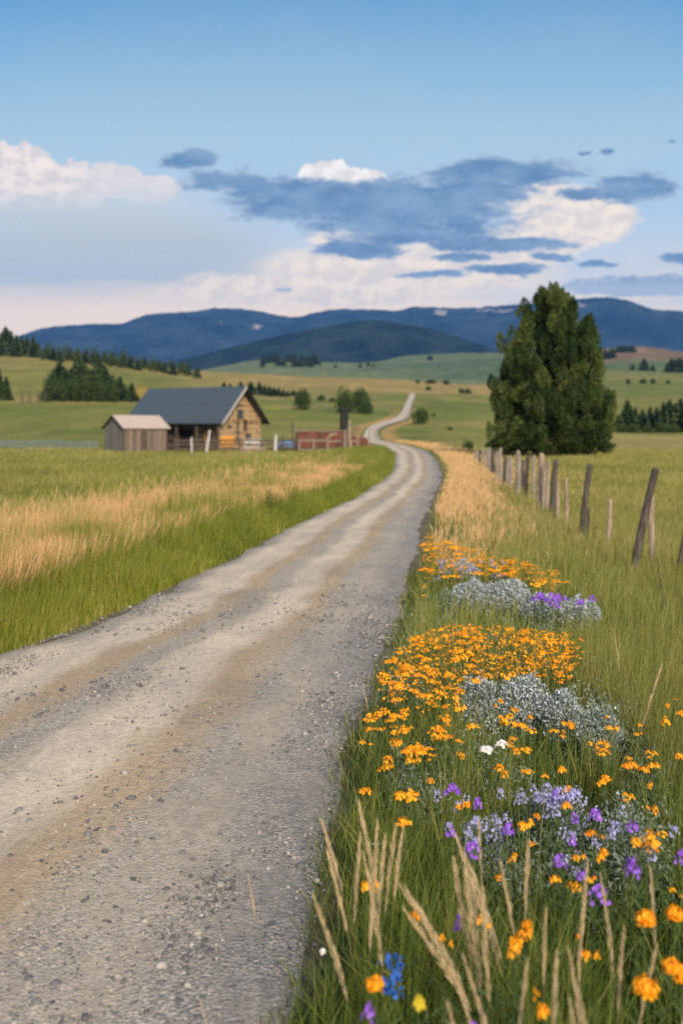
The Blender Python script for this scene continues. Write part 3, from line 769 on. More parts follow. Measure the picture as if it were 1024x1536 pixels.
def make_main_tree():
    d = 84.0; px = 830
    bx = (px-PXC)/F*d; bz = Hs(bx, d)
    root = empty('pine_tree', (bx, d, bz), 0, 'large dense dark green pine standing alone right of the road behind the fence', 'tree')
    k = d/F
    hp = np.array([0, 0.4, 1.0, 1.9, 3.2, 5, 6.2, 8.2, 10.2, 11.6, 12.8, 13.8, 14.7])
    lp = np.array([50, 78, 95, 95, 96, 97, 95, 89, 79, 68, 53, 36, 16])*k
    rp = np.array([45, 62, 78, 86, 92, 93, 87, 75, 66, 55, 42, 36, 15])*k
    Cs, As, Bs, Hs_ = [], [], [], []
    def plume(base, axis, length, rad, n, tone):
        axis = axis/np.linalg.norm(axis)
        t = rng.beta(1.3, 1.25, n)
        prof = np.sin(np.clip(t*0.93 + 0.07, 0, 1)*math.pi)**0.75*(1.1 - 0.45*t)
        dr = rand_dirs(n)
        side = dr - np.outer(dr@axis, axis); side /= np.maximum(np.linalg.norm(side, axis=1, keepdims=True), 1e-6)
        rr = rad*prof*np.sqrt(rng.uniform(0.15, 1, n))
        c = base + np.outer(t*length, axis) + side*rr[:, None]
        a = side*0.55 + axis*0.9 + rand_dirs(n)*0.45
        a /= np.linalg.norm(a, axis=1, keepdims=True)
        L = rng.uniform(0.075, 0.15, n)
        Cs.append(c); As.append(a*L[:, None]); Bs.append(perp(a)*(L*rng.uniform(0.28, 0.5, n))[:, None])
        Hs_.append(np.clip(tone + rng.normal(0, 0.16, n), 0, 1))
    limb = MB()
    cnt = 0
    # outer and inner plumes, upswept
    for i in range(430):
        h = 13.9*rng.beta(1.0, 1.2)
        az = rng.uniform(0, 2*math.pi)
        f = rng.uniform(0.45, 0.98) if i % 3 else rng.uniform(0.0, 0.5)
        cx, sy = math.cos(az), math.sin(az)
        R = np.interp(h, hp, rp) if cx > 0 else np.interp(h, hp, lp)
        R = R*(0.90 + 0.18*vnoise(np.array([az*2.1 + 9]), np.array([h*0.75]), 5)[0]) - 0.3
        # gap on the right flank
        if cx > 0.3 and 5.2 < h < 6.4 and rng.random() < 0.45: continue
        p = np.array([cx*R*f, sy*R*f*0.92, max(h - 0.7, 0.15)])
        out = 0.42*f*(1 - h/20)
        ax = np.array([cx*out, sy*out, 1.0])
        ln = rng.uniform(1.3, 2.7)*(1 - 0.30*h/14.5)
        plume(p, ax, ln, rng.uniform(0.42, 0.80), int(rng.uniform(320, 500)), rng.uniform(0.08, 0.80))
        if i % 4 == 0:
            st = np.array([0, 0, max(0.3, p[2]*0.78)])
            limb.tube([st, (st+p)/2 + np.array([0, 0, 0.1]), p + ax/np.linalg.norm(ax)*ln*0.5], [0.10, 0.06, 0.025], 5)
    # boughs that carry the outline of both flanks
    for h in np.linspace(1.0, 10.6, 13):
        for az in (math.pi - 0.35, math.pi + 0.3, -0.3, 0.35):
            cx, sy = math.cos(az), math.sin(az)
            R = np.interp(h, hp, rp) if cx > 0 else np.interp(h, hp, lp)
            f = rng.uniform(0.62, 0.90)*(1 - 0.012*h)
            if rng.random() < 0.25: continue
            plume(np.array([cx*R*f, sy*R*f, max(h - 0.8, 0.2)]), np.array([cx*0.22, sy*0.22, 1.0]), rng.uniform(1.4, 2.1), rng.uniform(0.5, 0.7), 380, rng.uniform(0.2, 0.7))
    # skirt of boughs near the ground
    for i in range(60):
        az = rng.uniform(0, 2*math.pi); cx, sy = math.cos(az), math.sin(az)
        R = np.interp(1.2, hp, rp) if cx > 0 else np.interp(1.2, hp, lp)
        h = rng.uniform(0.5, 2.4); f = rng.uniform(0.55, 0.95)
        plume(np.array([cx*R*f, sy*R*f, h]), np.array([cx, sy, 0.30]), rng.uniform(0.8, 1.5), 0.55, 300, rng.uniform(0.15, 0.6))
    # the tips at the top
    for (tx, tz, ln) in ((-0.2, 12.4, 2.5), (0.75, 12.1, 2.3), (-1.0, 11.7, 2.2), (1.5, 11.5, 2.1), (0.3, 12.0, 2.4), (-1.9, 10.8, 2.0), (2.75, 9.3, 2.9), (3.0, 8.6, 2.2), (-2.7, 9.0, 2.0)):
        plume(np.array([tx, rng.uniform(-0.5, 0.5), tz]), np.array([tx*0.05, 0, 1.0]), ln, 0.5, 380, rng.uniform(0.35, 0.7))
    leaves_obj('crown', np.concatenate(Cs), np.concatenate(As), np.concatenate(Bs), np.concatenate(Hs_), M['pinehead'], root)
    MB().tube([(0, 0, -0.3), (0.05, 0, 2), (0.0, 0.05, 6), (-0.05, 0, 10), (0, 0, 13.5)], [0.48, 0.40, 0.30, 0.17, 0.04], 10, 0.08).build('trunk', M['bark'], root, True)
    limb.build('limb', M['bark'], root, True)
make_main_tree()

def proto_conifer(seed, h, r, dens=1.0, mat='conifer', bare=0.06):
    st = rng.bit_generator.state
    C, A, B, hu = [], [], [], []
    z = bare*h
    while z < h*0.97:
        t = z/h
        R = r*(1 - t)**0.8*(0.85 + 0.3*rng.random()) + 0.08
        nb = max(4, int(9*(1 - t) + 4))
        for k in range(nb):
            az = 2*math.pi*(k + rng.random())/nb
            n = max(2, int(4*R/r + 3)*dens)
            n = int(n)
            f = np.linspace(0.2, 1.0, n)*rng.uniform(0.75, 1.1)
            dr = np.array([math.cos(az), math.sin(az), 0])
            c = dr[None]*(R*f)[:, None]; c[:, 2] = z + 0.10*R - 0.40*R*f*f + rng.normal(0, 0.05*h/10, n)
            a = dr[None]*1.0 + rand_dirs(n)*0.5 + np.array([0, 0, -0.25]); a /= np.linalg.norm(a, axis=1, keepdims=True)
            L = (0.20*R + 0.035*h)*rng.uniform(0.7, 1.2, n)
            C.append(c); A.append(a*L[:, None]); B.append(perp(a)*(L*0.5)[:, None]); hu.append(np.clip(rng.normal(0.45, 0.22, n), 0, 1))
        z += h*0.045*(1 - 0.35*t)
    # leader
    C.append(np.array([[0, 0, h*0.97]])); A.append(np.array([[0, 0, h*0.05]])); B.append(np.array([[h*0.012, 0, 0]])); hu.append(np.array([0.5]))
    root = empty('conifer', (0, 0, 0))
    leaves_obj('crown', np.concatenate(C), np.concatenate(A), np.concatenate(B), np.concatenate(hu), M[mat], root)
    MB().tube([(0, 0, -0.4), (0, 0, h*0.5), (0, 0, h*0.95)], [h*0.022, h*0.014, h*0.004], 6).build('trunk', M['bark'], root, True)
    return root

def proto_bush(name, r, h, n, mat='shrub', lobes=7, trunk=True):
    C, A, B, hu = [], [], [], []
    for i in range(lobes):
        az = rng.uniform(0, 2*math.pi); q = rng.uniform(0.1, 0.55)*r
        c0 = np.array([math.cos(az)*q, math.sin(az)*q, rng.uniform(0.18, 0.62)*h]) if i else np.array([0, 0, 0.45*h])
        rad = np.array([r*0.58, r*0.58, h*0.40])*rng.uniform(0.75, 1.1)
        m_ = n//lobes
        dr = rand_dirs(m_); rr = rng.uniform(0.5, 1.06, m_)**0.6
        c = c0 + dr*rad*rr[:, None]
        c[:, 2] = np.clip(c[:, 2], 0.03*h, None)
        a = dr*0.5 + rand_dirs(m_); a /= np.linalg.norm(a, axis=1, keepdims=True)
        L = rng.uniform(0.045, 0.085, m_)*r
        C.append(c); A.append(a*L[:, None]); B.append(perp(a)*(L*0.55)[:, None])
        hu.append(np.clip(rng.normal(0.35 + 0.3*rng.random(), 0.18, m_), 0, 1))
    root = empty(name, (0, 0, 0))
    leaves_obj('crown', np.concatenate(C), np.concatenate(A), np.concatenate(B), np.concatenate(hu), M[mat], root)
    mb = MB()
    for i in range(4):
        az = i*1.6 + 0.3; mb.tube([(0.02*r*i, 0, -0.15), (math.cos(az)*r*0.12, math.sin(az)*r*0.12, h*0.3), (math.cos(az)*r*0.3, math.sin(az)*r*0.3, h*0.65)], [r*0.045, r*0.03, r*0.012], 5)
    mb.build('trunk', M['bark'], root, True)
    return root

CON = [proto_conifer(i, 10.0, rr, 1.3) for i, rr in enumerate((2.9, 3.5, 2.5, 3.9))]
RND = [proto_bush('broadleaf_tree', 3.4, 10.0, 1300, 'shrub', 8), proto_bush('broadleaf_tree', 2.8, 10.0, 1200, 'shrub', 7)]
used_proto = set()
def place(protos, i, px, d, hpx, label, cat, group, name=None, native=10.0, rx=1.0):
    p = protos[i % len(protos)]
    o = p if id(p) not in used_proto else copy_tree(p)
    used_proto.add(id(p))
    x = (px - PXC)/F*d
    s = hpx/F*d/native
    o.location = (x, d, Hs(x, d) - 0.05*s)
    o.scale = (s*rx, s*rx, s); o.rotation_euler = (0, 0, random.uniform(0, 6.28))
    tag(o, label, cat, group)
    if name: o.name = name
    return o

g = 'conifers along the crest of the left hill'
# crest trees at upper left
for i, (px, hp) in enumerate([(-14, 34), (-6, 30), (2, 36), (9, 42), (17, 38), (25, 34), (33, 30), (41, 30), (50, 34), (57, 22)]):
    place(CON, i, px, 640 - 25*(i % 3), hp, 'tall dark conifer crowded at the left end of the hill crest', 'tree', g)
g2 = 'trees strung along the slope under the left hill crest'
pxs = list(np.linspace(64, 296, 42))
for i, px in enumerate(pxs):
    d = 560 + 60*((i*7) % 5)/5 - 0.15*(px - 64)
    hp = [22, 20, 28, 21, 25, 19, 30, 20][i % 8]*(1.0 if px < 200 else 0.85)
    place(CON if i % 2 else RND, i + 1, px + random.uniform(-3, 3), d, hp, 'small dark tree in the long row under the left hill crest', 'tree', g2, rx=1.35)
g3 = 'trees in the grove behind the grey shed'
grove = [(72, 58), (78, 46), (82, 50), (90, 62), (95, 44), (98, 54), (106, 44), (113, 60), (117, 50), (120, 66), (125, 52), (128, 58), (134, 68), (139, 54), (143, 62), (150, 66), (154, 50), (157, 58), (163, 50), (168, 40), (172, 46), (180, 42), (187, 34)]
for i, (px, hp) in enumerate(grove):
    place(CON if i % 2 else RND, i, px, 292 + 9*((i*5) % 4), hp*(0.92 if i % 2 else 0.80), 'tall tree packed into the grove on the slope behind the grey shed', 'tree', g3, rx=1.15)
place(CON, 1, 198, 300, 30, 'short lone conifer at the right end of the grove, just left of the barn roof', 'tree', None, rx=1.1)
place(CON, 2, 10, 296, 38, 'dark conifer standing alone at the left edge of the view', 'tree', None)
place(CON, 0, -3, 300, 52, 'taller conifer cut off by the left edge of the view', 'tree', None)
GS = [proto_bush('bare_shrub', 2.0, 10.0, 700, 'grayshrub', 6), proto_bush('bare_shrub', 2.2, 10.0, 700, 'grayshrub', 5)]
for i, (px, hp) in enumerate([(34, 34), (45, 30), (58, 28), (68, 22)]):
    place(GS, i, px, 285, hp, ['grey brown leafless tall shrub, leftmost beside the grove', 'second grey brown shrub from the left beside the grove', 'grey brown shrub between two others left of the grove', 'shortest grey brown shrub touching the conifer grove'][i], 'shrub', None)
g4 = 'trees in the row across the hillside right of the barn roof'
for i, (px, hp) in enumerate([(336, 12), (345, 10), (361, 16), (376, 19), (389, 20), (397, 15), (404, 17), (411, 14), (418, 13), (425, 12), (432, 10), (440, 10)]):
    place(CON, i, px, 470 + 6*(i % 3), hp, 'small dark tree in the row across the hillside right of the barn roof', 'tree', g4, rx=1.5)
BU = [proto_bush('round_bush', 6.0, 10.0, 2600, 'shrub', 9), proto_bush('round_bush', 6.6, 10.0, 2600, 'shrub', 11)]
place(BU, 0, 451, 338, 34, 'single round green bush on the meadow right of the barn', 'bush', None, rx=0.86)
place(BU, 1, 517, 318, 40, 'left round green bush of the clump of three by the road', 'bush', None, rx=0.72)
place(BU, 0, 538, 322, 40, 'tallest dark bush at the middle of the clump of three', 'bush', None, rx=0.75)
place(BU, 1, 549, 312, 25, 'low right bush of the clump of three', 'bush', None, rx=0.8)
place(BU, 0, 633, 246, 26, 'round dark bush just right of the far stretch of road', 'bush', None, rx=1.02)
place(BU, 1, 702, 112, 17, 'small pale green bush at the far end of the post row', 'bush', None, rx=1.1)
for i, (px, d, hp, lb) in enumerate([(627, 745, 6, 'left one of three dark bushes on the crest above the road'), (646, 745, 7, 'wide middle one of three dark bushes on the crest above the road'), (668, 735, 8, 'right one of three dark bushes on the crest above the road'),
      (642, 620, 7, 'small dark bush just below the crest bushes above the road'), (692, 560, 8, 'left of a pair of tiny bushes left of the big pine'), (701, 555, 8, 'right of a pair of tiny bushes left of the big pine'), (482, 430, 10, 'small bush between the single bush and the clump of three'),
      (650, 300, 5, 'tiny bush right above the round roadside bush'), (674, 205, 6, 'tiny low bush in the pasture left of the big pine'), (498, 420, 7, 'tiny bush just behind the clump of three')]):
    place(BU, i, px, d, hp, lb, 'bush', None, rx=1.35 if i != 1 else 2.3)
g5 = 'conifers in the row behind the right pasture'
for i, (px, hp) in enumerate([(926, 30), (940, 53), (952, 40), (963, 38), (974, 42), (984, 40), (994, 50), (1003, 53), (1012, 47), (1020, 56), (1030, 60), (1042, 54)]):
    lb = 'dark conifer in the row at the back of the right pasture'
    gg = g5
    if i == 1: lb, gg = 'pointed conifer at the left of the row behind the right pasture', None
    place(CON, i, px, 262 + 6*(i % 3), hp*0.95, lb, 'tree', gg, rx=1.0)
for i, (px, hp) in enumerate([(915, 17), (933, 14), (950, 15), (970, 12), (990, 16), (1010, 14)]):
    place(BU, i, px, 256, hp, 'low green bush under the conifer row of the right pasture', 'bush', 'low bushes under the conifer row', rx=1.2)
for i, (px, d, hp, lb) in enumerate([(942, 800, 9, 'leftmost of four dark bushes on the upper right field'), (964, 800, 9, 'second of four dark bushes on the upper right field'), (978, 800, 9, 'third of four dark bushes on the upper right field'), (1001, 800, 7, 'rightmost and smallest of four bushes on the upper right field'),
      (949, 1010, 10, 'small conifer left of the broad one on the upper right hill')]):
    place(BU, i, px, d, hp, lb, 'bush', None, rx=1.0)
place(CON, 3, 965, 1010, 20, 'broad pointed conifer alone on the upper right hill', 'tree', None, rx=1.1)
place(CON, 1, 978, 1010, 11, 'small conifer touching the right side of the broad one', 'tree', None, rx=1.1)
for i, (px, hp) in enumerate([(1000, 15), (1006, 22), (1012, 21), (1018, 24), (1024, 22), (1032, 24), (1040, 20)]):
    place(CON, i, px, 1000, hp, 'dark conifer in the clump at the right edge of the upper hill', 'tree', 'conifers clumped at the right edge of the upper hill', rx=1.3)
for i, (px, hp) in enumerate([(907, 16), (914, 15), (918, 17), (926, 13), (931, 14), (936, 13), (941, 14), (946, 13), (950, 12)]):
    place(CON, i, px, 1560 if i > 2 else 1330, hp, 'dark conifer in the block on the brown hill crest', 'tree', 'conifers on the brown hill crest', rx=1.5)
rr_ = random.Random(3)
for i in range(34):
    px = rr_.uniform(392, 476); d = rr_.uniform(1680, 2050)
    place(CON, i, px, d, rr_.uniform(9, 13), 'dark conifer in the wood on the far green hill', 'tree', 'conifers in the far wood on the green hill', rx=1.5)
for i, (px, d, hp) in enumerate([(540, 1900, 7), (552, 1950, 7), (643, 2150, 8), (646, 2180, 7), (503, 1800, 6), (560, 1850, 6)]):
    place(CON, i, px, d, hp, 'tiny lone conifer dotted on the far green hills', 'tree', 'lone conifers on the far green hills', rx=1.6)

# ------------------------------------------------------------------ barn
def make_barn():
    phi = math.radians(30)
    cx, cy = (330-PXC)/F*103.0, 103.0               # right front corner
    z0 = Hs(cx - 4, cy + 3) - 0.05
    # local frame: x along gable width (towards the back), y along the length from the gable (0) to the far end (+)
    # world dir of +y_local = (-cos, +sin) ; +x_local = (sin, cos)
    root = empty('barn', (cx, cy, z0), 0, 'old log barn with slate blue metal roof and golden gable end', 'barn')
    root.matrix_world = Matrix(((math.sin(phi), -math.cos(phi), 0, cx), (math.cos(phi), math.sin(phi), 0, cy), (0, 0, 1, z0), (0, 0, 0, 1)))
    W, Ln, E, Rg = 7.4, 12.1, 3.55, 6.95
    MB().prism([(0, 0), (W, 0), (W, E), (W/2, Rg - 0.35), (0, E)], 0.0, 0.18).build('gable_wall', M['log'], root)
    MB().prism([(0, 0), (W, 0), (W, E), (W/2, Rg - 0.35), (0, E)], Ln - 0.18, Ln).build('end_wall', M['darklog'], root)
    # front wall set back under the eave, leaving door and window openings
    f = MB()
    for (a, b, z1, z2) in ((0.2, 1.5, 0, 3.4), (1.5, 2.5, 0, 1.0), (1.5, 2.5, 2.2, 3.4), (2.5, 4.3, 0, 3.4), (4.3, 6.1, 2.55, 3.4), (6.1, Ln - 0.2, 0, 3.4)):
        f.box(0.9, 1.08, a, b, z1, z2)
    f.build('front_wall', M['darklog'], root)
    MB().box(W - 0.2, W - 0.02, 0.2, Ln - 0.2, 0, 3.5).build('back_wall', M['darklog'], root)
    MB().box(1.2, 1.24, 4.3, 6.1, 0, 2.55).build('door', M['dark'], root)  # near-black sheet standing in for the shade inside the doorway
    w = MB().box(0.86, 0.9, 1.42, 1.5, 0.95, 2.25).box(0.86, 0.9, 2.5, 2.58, 0.95, 2.25).box(0.86, 0.9, 1.5, 2.5, 0.95, 1.0).box(0.86, 0.9, 1.5, 2.5, 2.2, 2.25).build('window', M['orangeboard'], root)
    MB().box(0.97, 1.0, 1.5, 2.5, 1.0, 2.2).build('pane', M['glass'], w)
    MB().box(0.82, 0.88, 2.7, 4.1, 1.7, 2.9).build('shutter', M['plank'], root)
    # roof: two slabs with an overhang
    ov, oe = 0.55, 0.75
    sl = (Rg - E)/(W/2)
    for sgn in (0, 1):
        def P(x, y, dz):
            xx = x if sgn == 0 else W - x
            return (xx, y, E + sl*x + dz)
        a = MB().quadbox([P(-ov, -oe, 0), P(W/2, -oe, 0), P(W/2, Ln + oe, 0), P(-ov, Ln + oe, 0), P(-ov, -oe, 0.14), P(W/2, -oe, 0.14), P(W/2, Ln + oe, 0.14), P(-ov, Ln + oe, 0.14)])
        a.build('roof', M['roof'], root)
        b = MB().quadbox([P(-ov, -oe-0.05, -0.12), P(W/2, -oe-0.05, -0.12), P(W/2, -oe-0.005, -0.12), P(-ov, -oe-0.005, -0.12), P(-ov, -oe-0.05, 0.16), P(W/2, -oe-0.05, 0.16), P(W/2, -oe-0.005, 0.16), P(-ov, -oe-0.005, 0.16)])
        b.build('barge_board', M['whitewood'] if sgn == 0 else M['dark'], root)
    # porch posts
    for y in (0.12, 2.9, 5.6, 8.3, 11.2):
        MB().box(-0.25, -0.07, y - 0.1, y + 0.1, 0, 3.35).build('porch_post', M['plank'], root)
    MB().box(-0.3, 0.0, -0.02, Ln, 3.2, 3.38).build('eave_beam', M['plank'], root)
    # gable details
    MB().box(4.4, 5.5, -0.07, -0.002, 0.0, 2.05).build('gable_door', M['plank'], root)
    gw = MB().box(3.0, 4.0, -0.06, -0.002, 3.6, 4.6).build('gable_window', M['plank'], root)
    MB().box(3.12, 3.88, -0.075, -0.06, 3.72, 4.48).build('pane', M['glass'], gw)
    MB().box(0.15, 2.3, -0.09, -0.002, 0.7, 1.75).build('orange_panel', M['orangeboard'], root)
    for (x0, x1, zz0, zz1) in ((0.5, 1.1, 3.4, 4.3), (2.9, 3.2, 1.4, 3.3), (4.1, 4.7, 2.3, 3.5), (2.2, 2.8, 4.7, 5.4), (1.2, 2.0, 2.6, 2.9)):
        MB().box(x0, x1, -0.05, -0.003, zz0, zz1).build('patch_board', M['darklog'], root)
make_barn()

def make_shed():
    psi = math.radians(40)
    cx, cy = (186-PXC)/F*99.0, 99.0
    z0 = Hs(cx, cy + 2) - 0.05
    root = empty('shed', (cx, cy, z0), 0, 'small grey board shed with pale tin roof left of the barn', 'shed')
    # local +y along the long wall (right and back), +x back along the gable
    root.matrix_world = Matrix(((-math.sin(psi), math.cos(psi), 0, cx), (math.cos(psi), math.sin(psi), 0, cy), (0, 0, 1, z0), (0, 0, 0, 1)))
    W, Ln, E, Rg = 4.25, 5.0, 2.65, 3.85
    prof = [(0, 0), (W, 0), (W, E), (W/2, Rg - 0.08), (0, E)]
    MB().prism(prof, 0, 0.1).build('gable_wall', M['shedwall'], root)
    MB().prism(prof, Ln - 0.1, Ln).build('end_wall', M['shedwall'], root)
    MB().box(0.0, 0.1, 0.1, Ln - 0.1, 0, E).build('side_wall', M['shedside'], root)
    MB().box(W - 0.1, W, 0.1, Ln - 0.1, 0, E).build('back_wall', M['shedside'], root)
    d = MB().box(-0.05, -0.003, 1.9, 2.6, 0.0, 2.3).build('door', M['plank'], root)
    MB().box(-0.08, -0.05, 2.45, 2.52, 1.0, 1.2).build('handle', M['dark'], d)
    sl = (Rg - E)/(W/2); ov, oe = 0.22, 0.2
    for sgn in (0, 1):
        def P(x, y, dz):
            return (x if sgn == 0 else W - x, y, E + sl*x + dz)
        MB().quadbox([P(-ov, -oe, 0), P(W/2, -oe, 0), P(W/2, Ln+oe, 0), P(-ov, Ln+oe, 0), P(-ov, -oe, 0.06), P(W/2, -oe, 0.06), P(W/2, Ln+oe, 0.06), P(-ov, Ln+oe, 0.06)]).build('roof', M['shedroof'], root)
        MB().quadbox([P(-ov, -oe-0.04, -0.1), P(W/2, -oe-0.04, -0.1), P(W/2, -oe-0.003, -0.1), P(-ov, -oe-0.003, -0.1), P(-ov, -oe-0.04, 0.05), P(W/2, -oe-0.04, 0.05), P(W/2, -oe-0.003, 0.05), P(-ov, -oe-0.003, 0.05)]).build('barge_board', M['dark'], root)
make_shed()

def at(px, Y, d): return Vector(((px-PXC)/F*d, d, CAMH + (HOR-Y)/F*d))
def gnd(px, d):
    x = (px-PXC)/F*d
    return Vector((x, d, Hs(x, d)))

# corral: rail fence in front of the barn
def rail_fence(name, pts, hgt, rails, mat, pmat, label, pw=0.14, rw=0.12, group=None):
    root = empty(name, pts[0], 0, label, 'fence', group)
    o0 = pts[0]
    for i, p in enumerate(pts):
        q = p - o0
        MB().tube([q + Vector((0, 0, -0.2)), q + Vector((random.uniform(-.04, .04), 0, hgt*random.uniform(0.95, 1.15)))], [pw/2, pw/2*0.9], 7, 0.1).build('post', M[pmat], root)
    for r in rails:
        for a, b in zip(pts[:-1], pts[1:]):
            qa = a - o0 + Vector((0, -pw*0.62, r + random.uniform(-0.06, 0.06))); qb = b - o0 + Vector((0, -pw*0.62, r + random.uniform(-0.06, 0.06)))
            MB().bar(qa, qb, 0.05, rw).build('rail', M[mat], root)
    return root
rail_fence('corral_fence', [gnd(p, d) for p, d in ((262, 97.0), (290, 97.2), (322, 97.4), (359, 97.6), (392, 97.8), (424, 98), (448, 98))], 1.5, (0.5, 0.92, 1.32), 'plank', 'postdark', 'weathered dark rail fence running in front of the barn', 0.22, 0.19)
rail_fence('pale_rail_fence', [gnd(p, d) for p, d in ((448.5, 96.5), (470, 96.4), (491, 96.3), (515, 96.2), (536, 96.6))], 1.55, (0.45, 1.25), 'rail', 'post', 'grey rail fence in front of the rusty panel wall', 0.2, 0.16)
rail_fence('field_fence', [gnd(p, d) for p, d in ((-60, 128), (-20, 126), (20, 124), (57, 122), (94, 120), (125, 118), (147, 117))], 0.95, (0.35, 0.85), 'paleteal', 'post', 'low pale grey green rail fence left of the grey shed', 0.18, 0.36)

def pole(name, base, top, r, mat, label, cat='post', group=None, segs=5, jit=0.08, r2=None, extra=None):
    b = Vector(base); t = Vector(top)
    root = empty(name, b, 0, label, cat, group)
    pts, rad = [], []
    for i in range(segs + 1):
        f = i/segs
        pts.append(Vector((0, 0, -0.25))*(1-f) + (t-b)*f + Vector((random.uniform(-1, 1), random.uniform(-1, 1), 0))*r*0.22)
        rad.append((r*(1-f) + (r2 or r*0.88)*f)*random.uniform(0.93, 1.07))
    return root, pts, rad

def simple_pole(name, base, top, r, mat, label, cat='post', group=None):
    b = Vector(base); t = Vector(top) - b
    mb = MB().tube([Vector((0, 0, -0.25))] + [t*f + Vector((random.uniform(-1, 1), random.uniform(-1, 1), 0))*r*0.25 for f in (0.25, 0.5, 0.75, 0.985, 1.0)],
                   [r*1.05, r, r*1.02, r*0.93, r*0.9, r*0.62], 9, 0.09)
    o = mb.build(name, M[mat], None, True); o.location = b
    tag(o, label, cat, group)
    o.data.polygons.foreach_set('use_smooth', np.zeros(len(o.data.polygons), dtype=bool))
    return o
def pole_px(name, px0, d, px1, Ytop, wpx, mat, label, cat='post', group=None):
    b = gnd(px0, d); t = at(px1, Ytop, d)
    return simple_pole(name, b, t, wpx/F*d/2, mat, label, cat, group)
pole_px('leaning_pole', 309, 95.5, 315, 646, 4.2, 'whitewood', 'whitish leaning pole standing before the dark barn porch')
pole_px('short_pole', 288, 96.0, 287, 656, 3.0, 'whitewood', 'short pale post left of the leaning pole before the barn porch')
pole_px('white_post', 413, 96.0, 414, 652, 4.5, 'whitewood', 'thick white post left of the blue tarp')
pole_px('dark_pole', 440, 95.8, 438.5, 633, 2.4, 'postdark', 'thin dark upright pole at the left end of the rusty panel')
pole_px('gate_post', 517.5, 95.2, 518, 645, 3.4, 'post', 'shorter grey gate post at the right end of the rusty panel')
pole_px('tall_post', 525, 95.0, 524, 631, 5.0, 'posttan', 'tallest pale tan post at the right end of the corral')

def make_rust():
    a = gnd(443, 99.0); b = gnd(521, 98.0); c = gnd(540, 101.5)
    root = empty('panel_shelter', a, 0, 'low rusty red panel wall with pale top rail beside the road bend', 'shelter')
    d = (b - a); L = d.length; ang = math.atan2(d.y, d.x)
    root.rotation_euler = (0, 0, ang)
    MB().box(0, L, 0, 0.08, 0.55, 2.18).build('rusty_panel', M['rust'], root)
    MB().box(0.1, L - 0.1, 0.2, 0.3, 0.05, 0.6).build('gap_shade_board', M['postdark'], root)  # dark board added to paint the shade in the gap under the panel
    MB().box(-0.1, L + 0.1, -0.06, 0.6, 2.183, 2.28).build('cap_rail', M['rail'], root)
    for x in (0.15, L*0.5, L - 0.15):
        MB().box(x - 0.08, x + 0.08, -0.14, -0.003, 0, 2.18).build('upright', M['plank'], root)
    MB().box(L*0.66, L*0.70, -0.05, -0.003, 1.6, 2.0).box(L*0.702, L*0.80, -0.05, -0.003, 1.82, 2.0).build('pale_patch', M['posttan'], root)
    mb = MB().bar((L + 0.12, 0.3, 1.0), (L + 1.5, 3.0, 0.75), 0.08, 1.5)
    mb.build('side_panel', M['rust'], root)
make_rust()
def make_stack():
    g0 = gnd(516, 103)
    root = empty('chimney_stack', g0, 0.2, 'dark narrow upright stack behind the right end of the rusty panel', 'stack')
    h = CAMH + (HOR-616)/F*103 - g0.z
    mb = MB(); z = 0; 
    while z < h - 0.2:
        s = random.uniform(0.36, 0.44); mb.box(-s, s, -s, s, z, z + 0.27); z += 0.275
    mb.build('shaft', M['stonedark'], root, bevel=0.03)
    MB().box(-0.5, 0.5, -0.5, 0.5, z, z + 0.14).box(-0.3, 0.3, -0.3, 0.3, z + 0.143, z + 0.35).build('cap', M['stonedark'], root, bevel=0.03)
make_stack()
def make_tarp():
    g0 = gnd(433, 100.0)
    nx, ny = 15, 9
    V, Fc = [], []
    for j in range(ny):
        for i in range(nx):
            u, v = i/(nx-1), j/(ny-1)
            prof = np.interp(u, [0, 0.12, 0.5, 0.8, 1.0], [0.7, 1.55, 1.5, 1.15, 0.75])*math.sin(math.pi*(0.12 + 0.76*v))**0.6
            V.append(((u-0.5)*2.3, (v-0.5)*1.4, 0.42 + prof*0.55 + random.uniform(-0.04, 0.04) - (0.2 if v in (0, 1) else 0)))
    for j in range(ny-1):
        for i in range(nx-1): Fc.append((j*nx+i, j*nx+i+1, (j+1)*nx+i+1, (j+1)*nx+i))
    me = bpy.data.meshes.new('tarp'); me.from_pydata(V, [], Fc); me.polygons.foreach_set('use_smooth', [True]*len(Fc)); me.update()
    root = empty('covered_pile', g0, -0.15, 'low pile under a bright blue tarp between barn and rusty panel', 'pile')
    link('tarp', me, M['tarp'], root)
    MB().box(1.0, 2.0, -0.62, 0.5, 0.1, 0.78).box(1.75, 2.5, -0.5, 0.3, 0.05, 0.5).build('pale_bale', M['whitewood'], root, bevel=0.08)
    MB().box(-1.0, 1.0, -0.5, 0.5, 0.02, 0.62).build('timber', M['plank'], root)
make_tarp()
def make_bench():
    g0 = gnd(380, 99.5)
    root = empty('bench', g0, 0.1, 'white wooden bench against the golden barn gable', 'bench')
    MB().box(-0.95, 0.95, -0.25, 0.25, 0.62, 0.72).build('seat', M['whitewood'], root)
    MB().box(-0.95, 0.95, 0.22, 0.3, 0.95, 1.45).build('backrest', M['whitewood'], root)
    for x in (-0.8, 0.8):
        MB().box(x-0.06, x+0.06, -0.2, -0.1, 0, 0.617).build('leg', M['whitewood'], root)
        MB().box(x-0.06, x+0.06, 0.301, 0.38, 0, 1.4).build('leg', M['whitewood'], root)
make_bench()
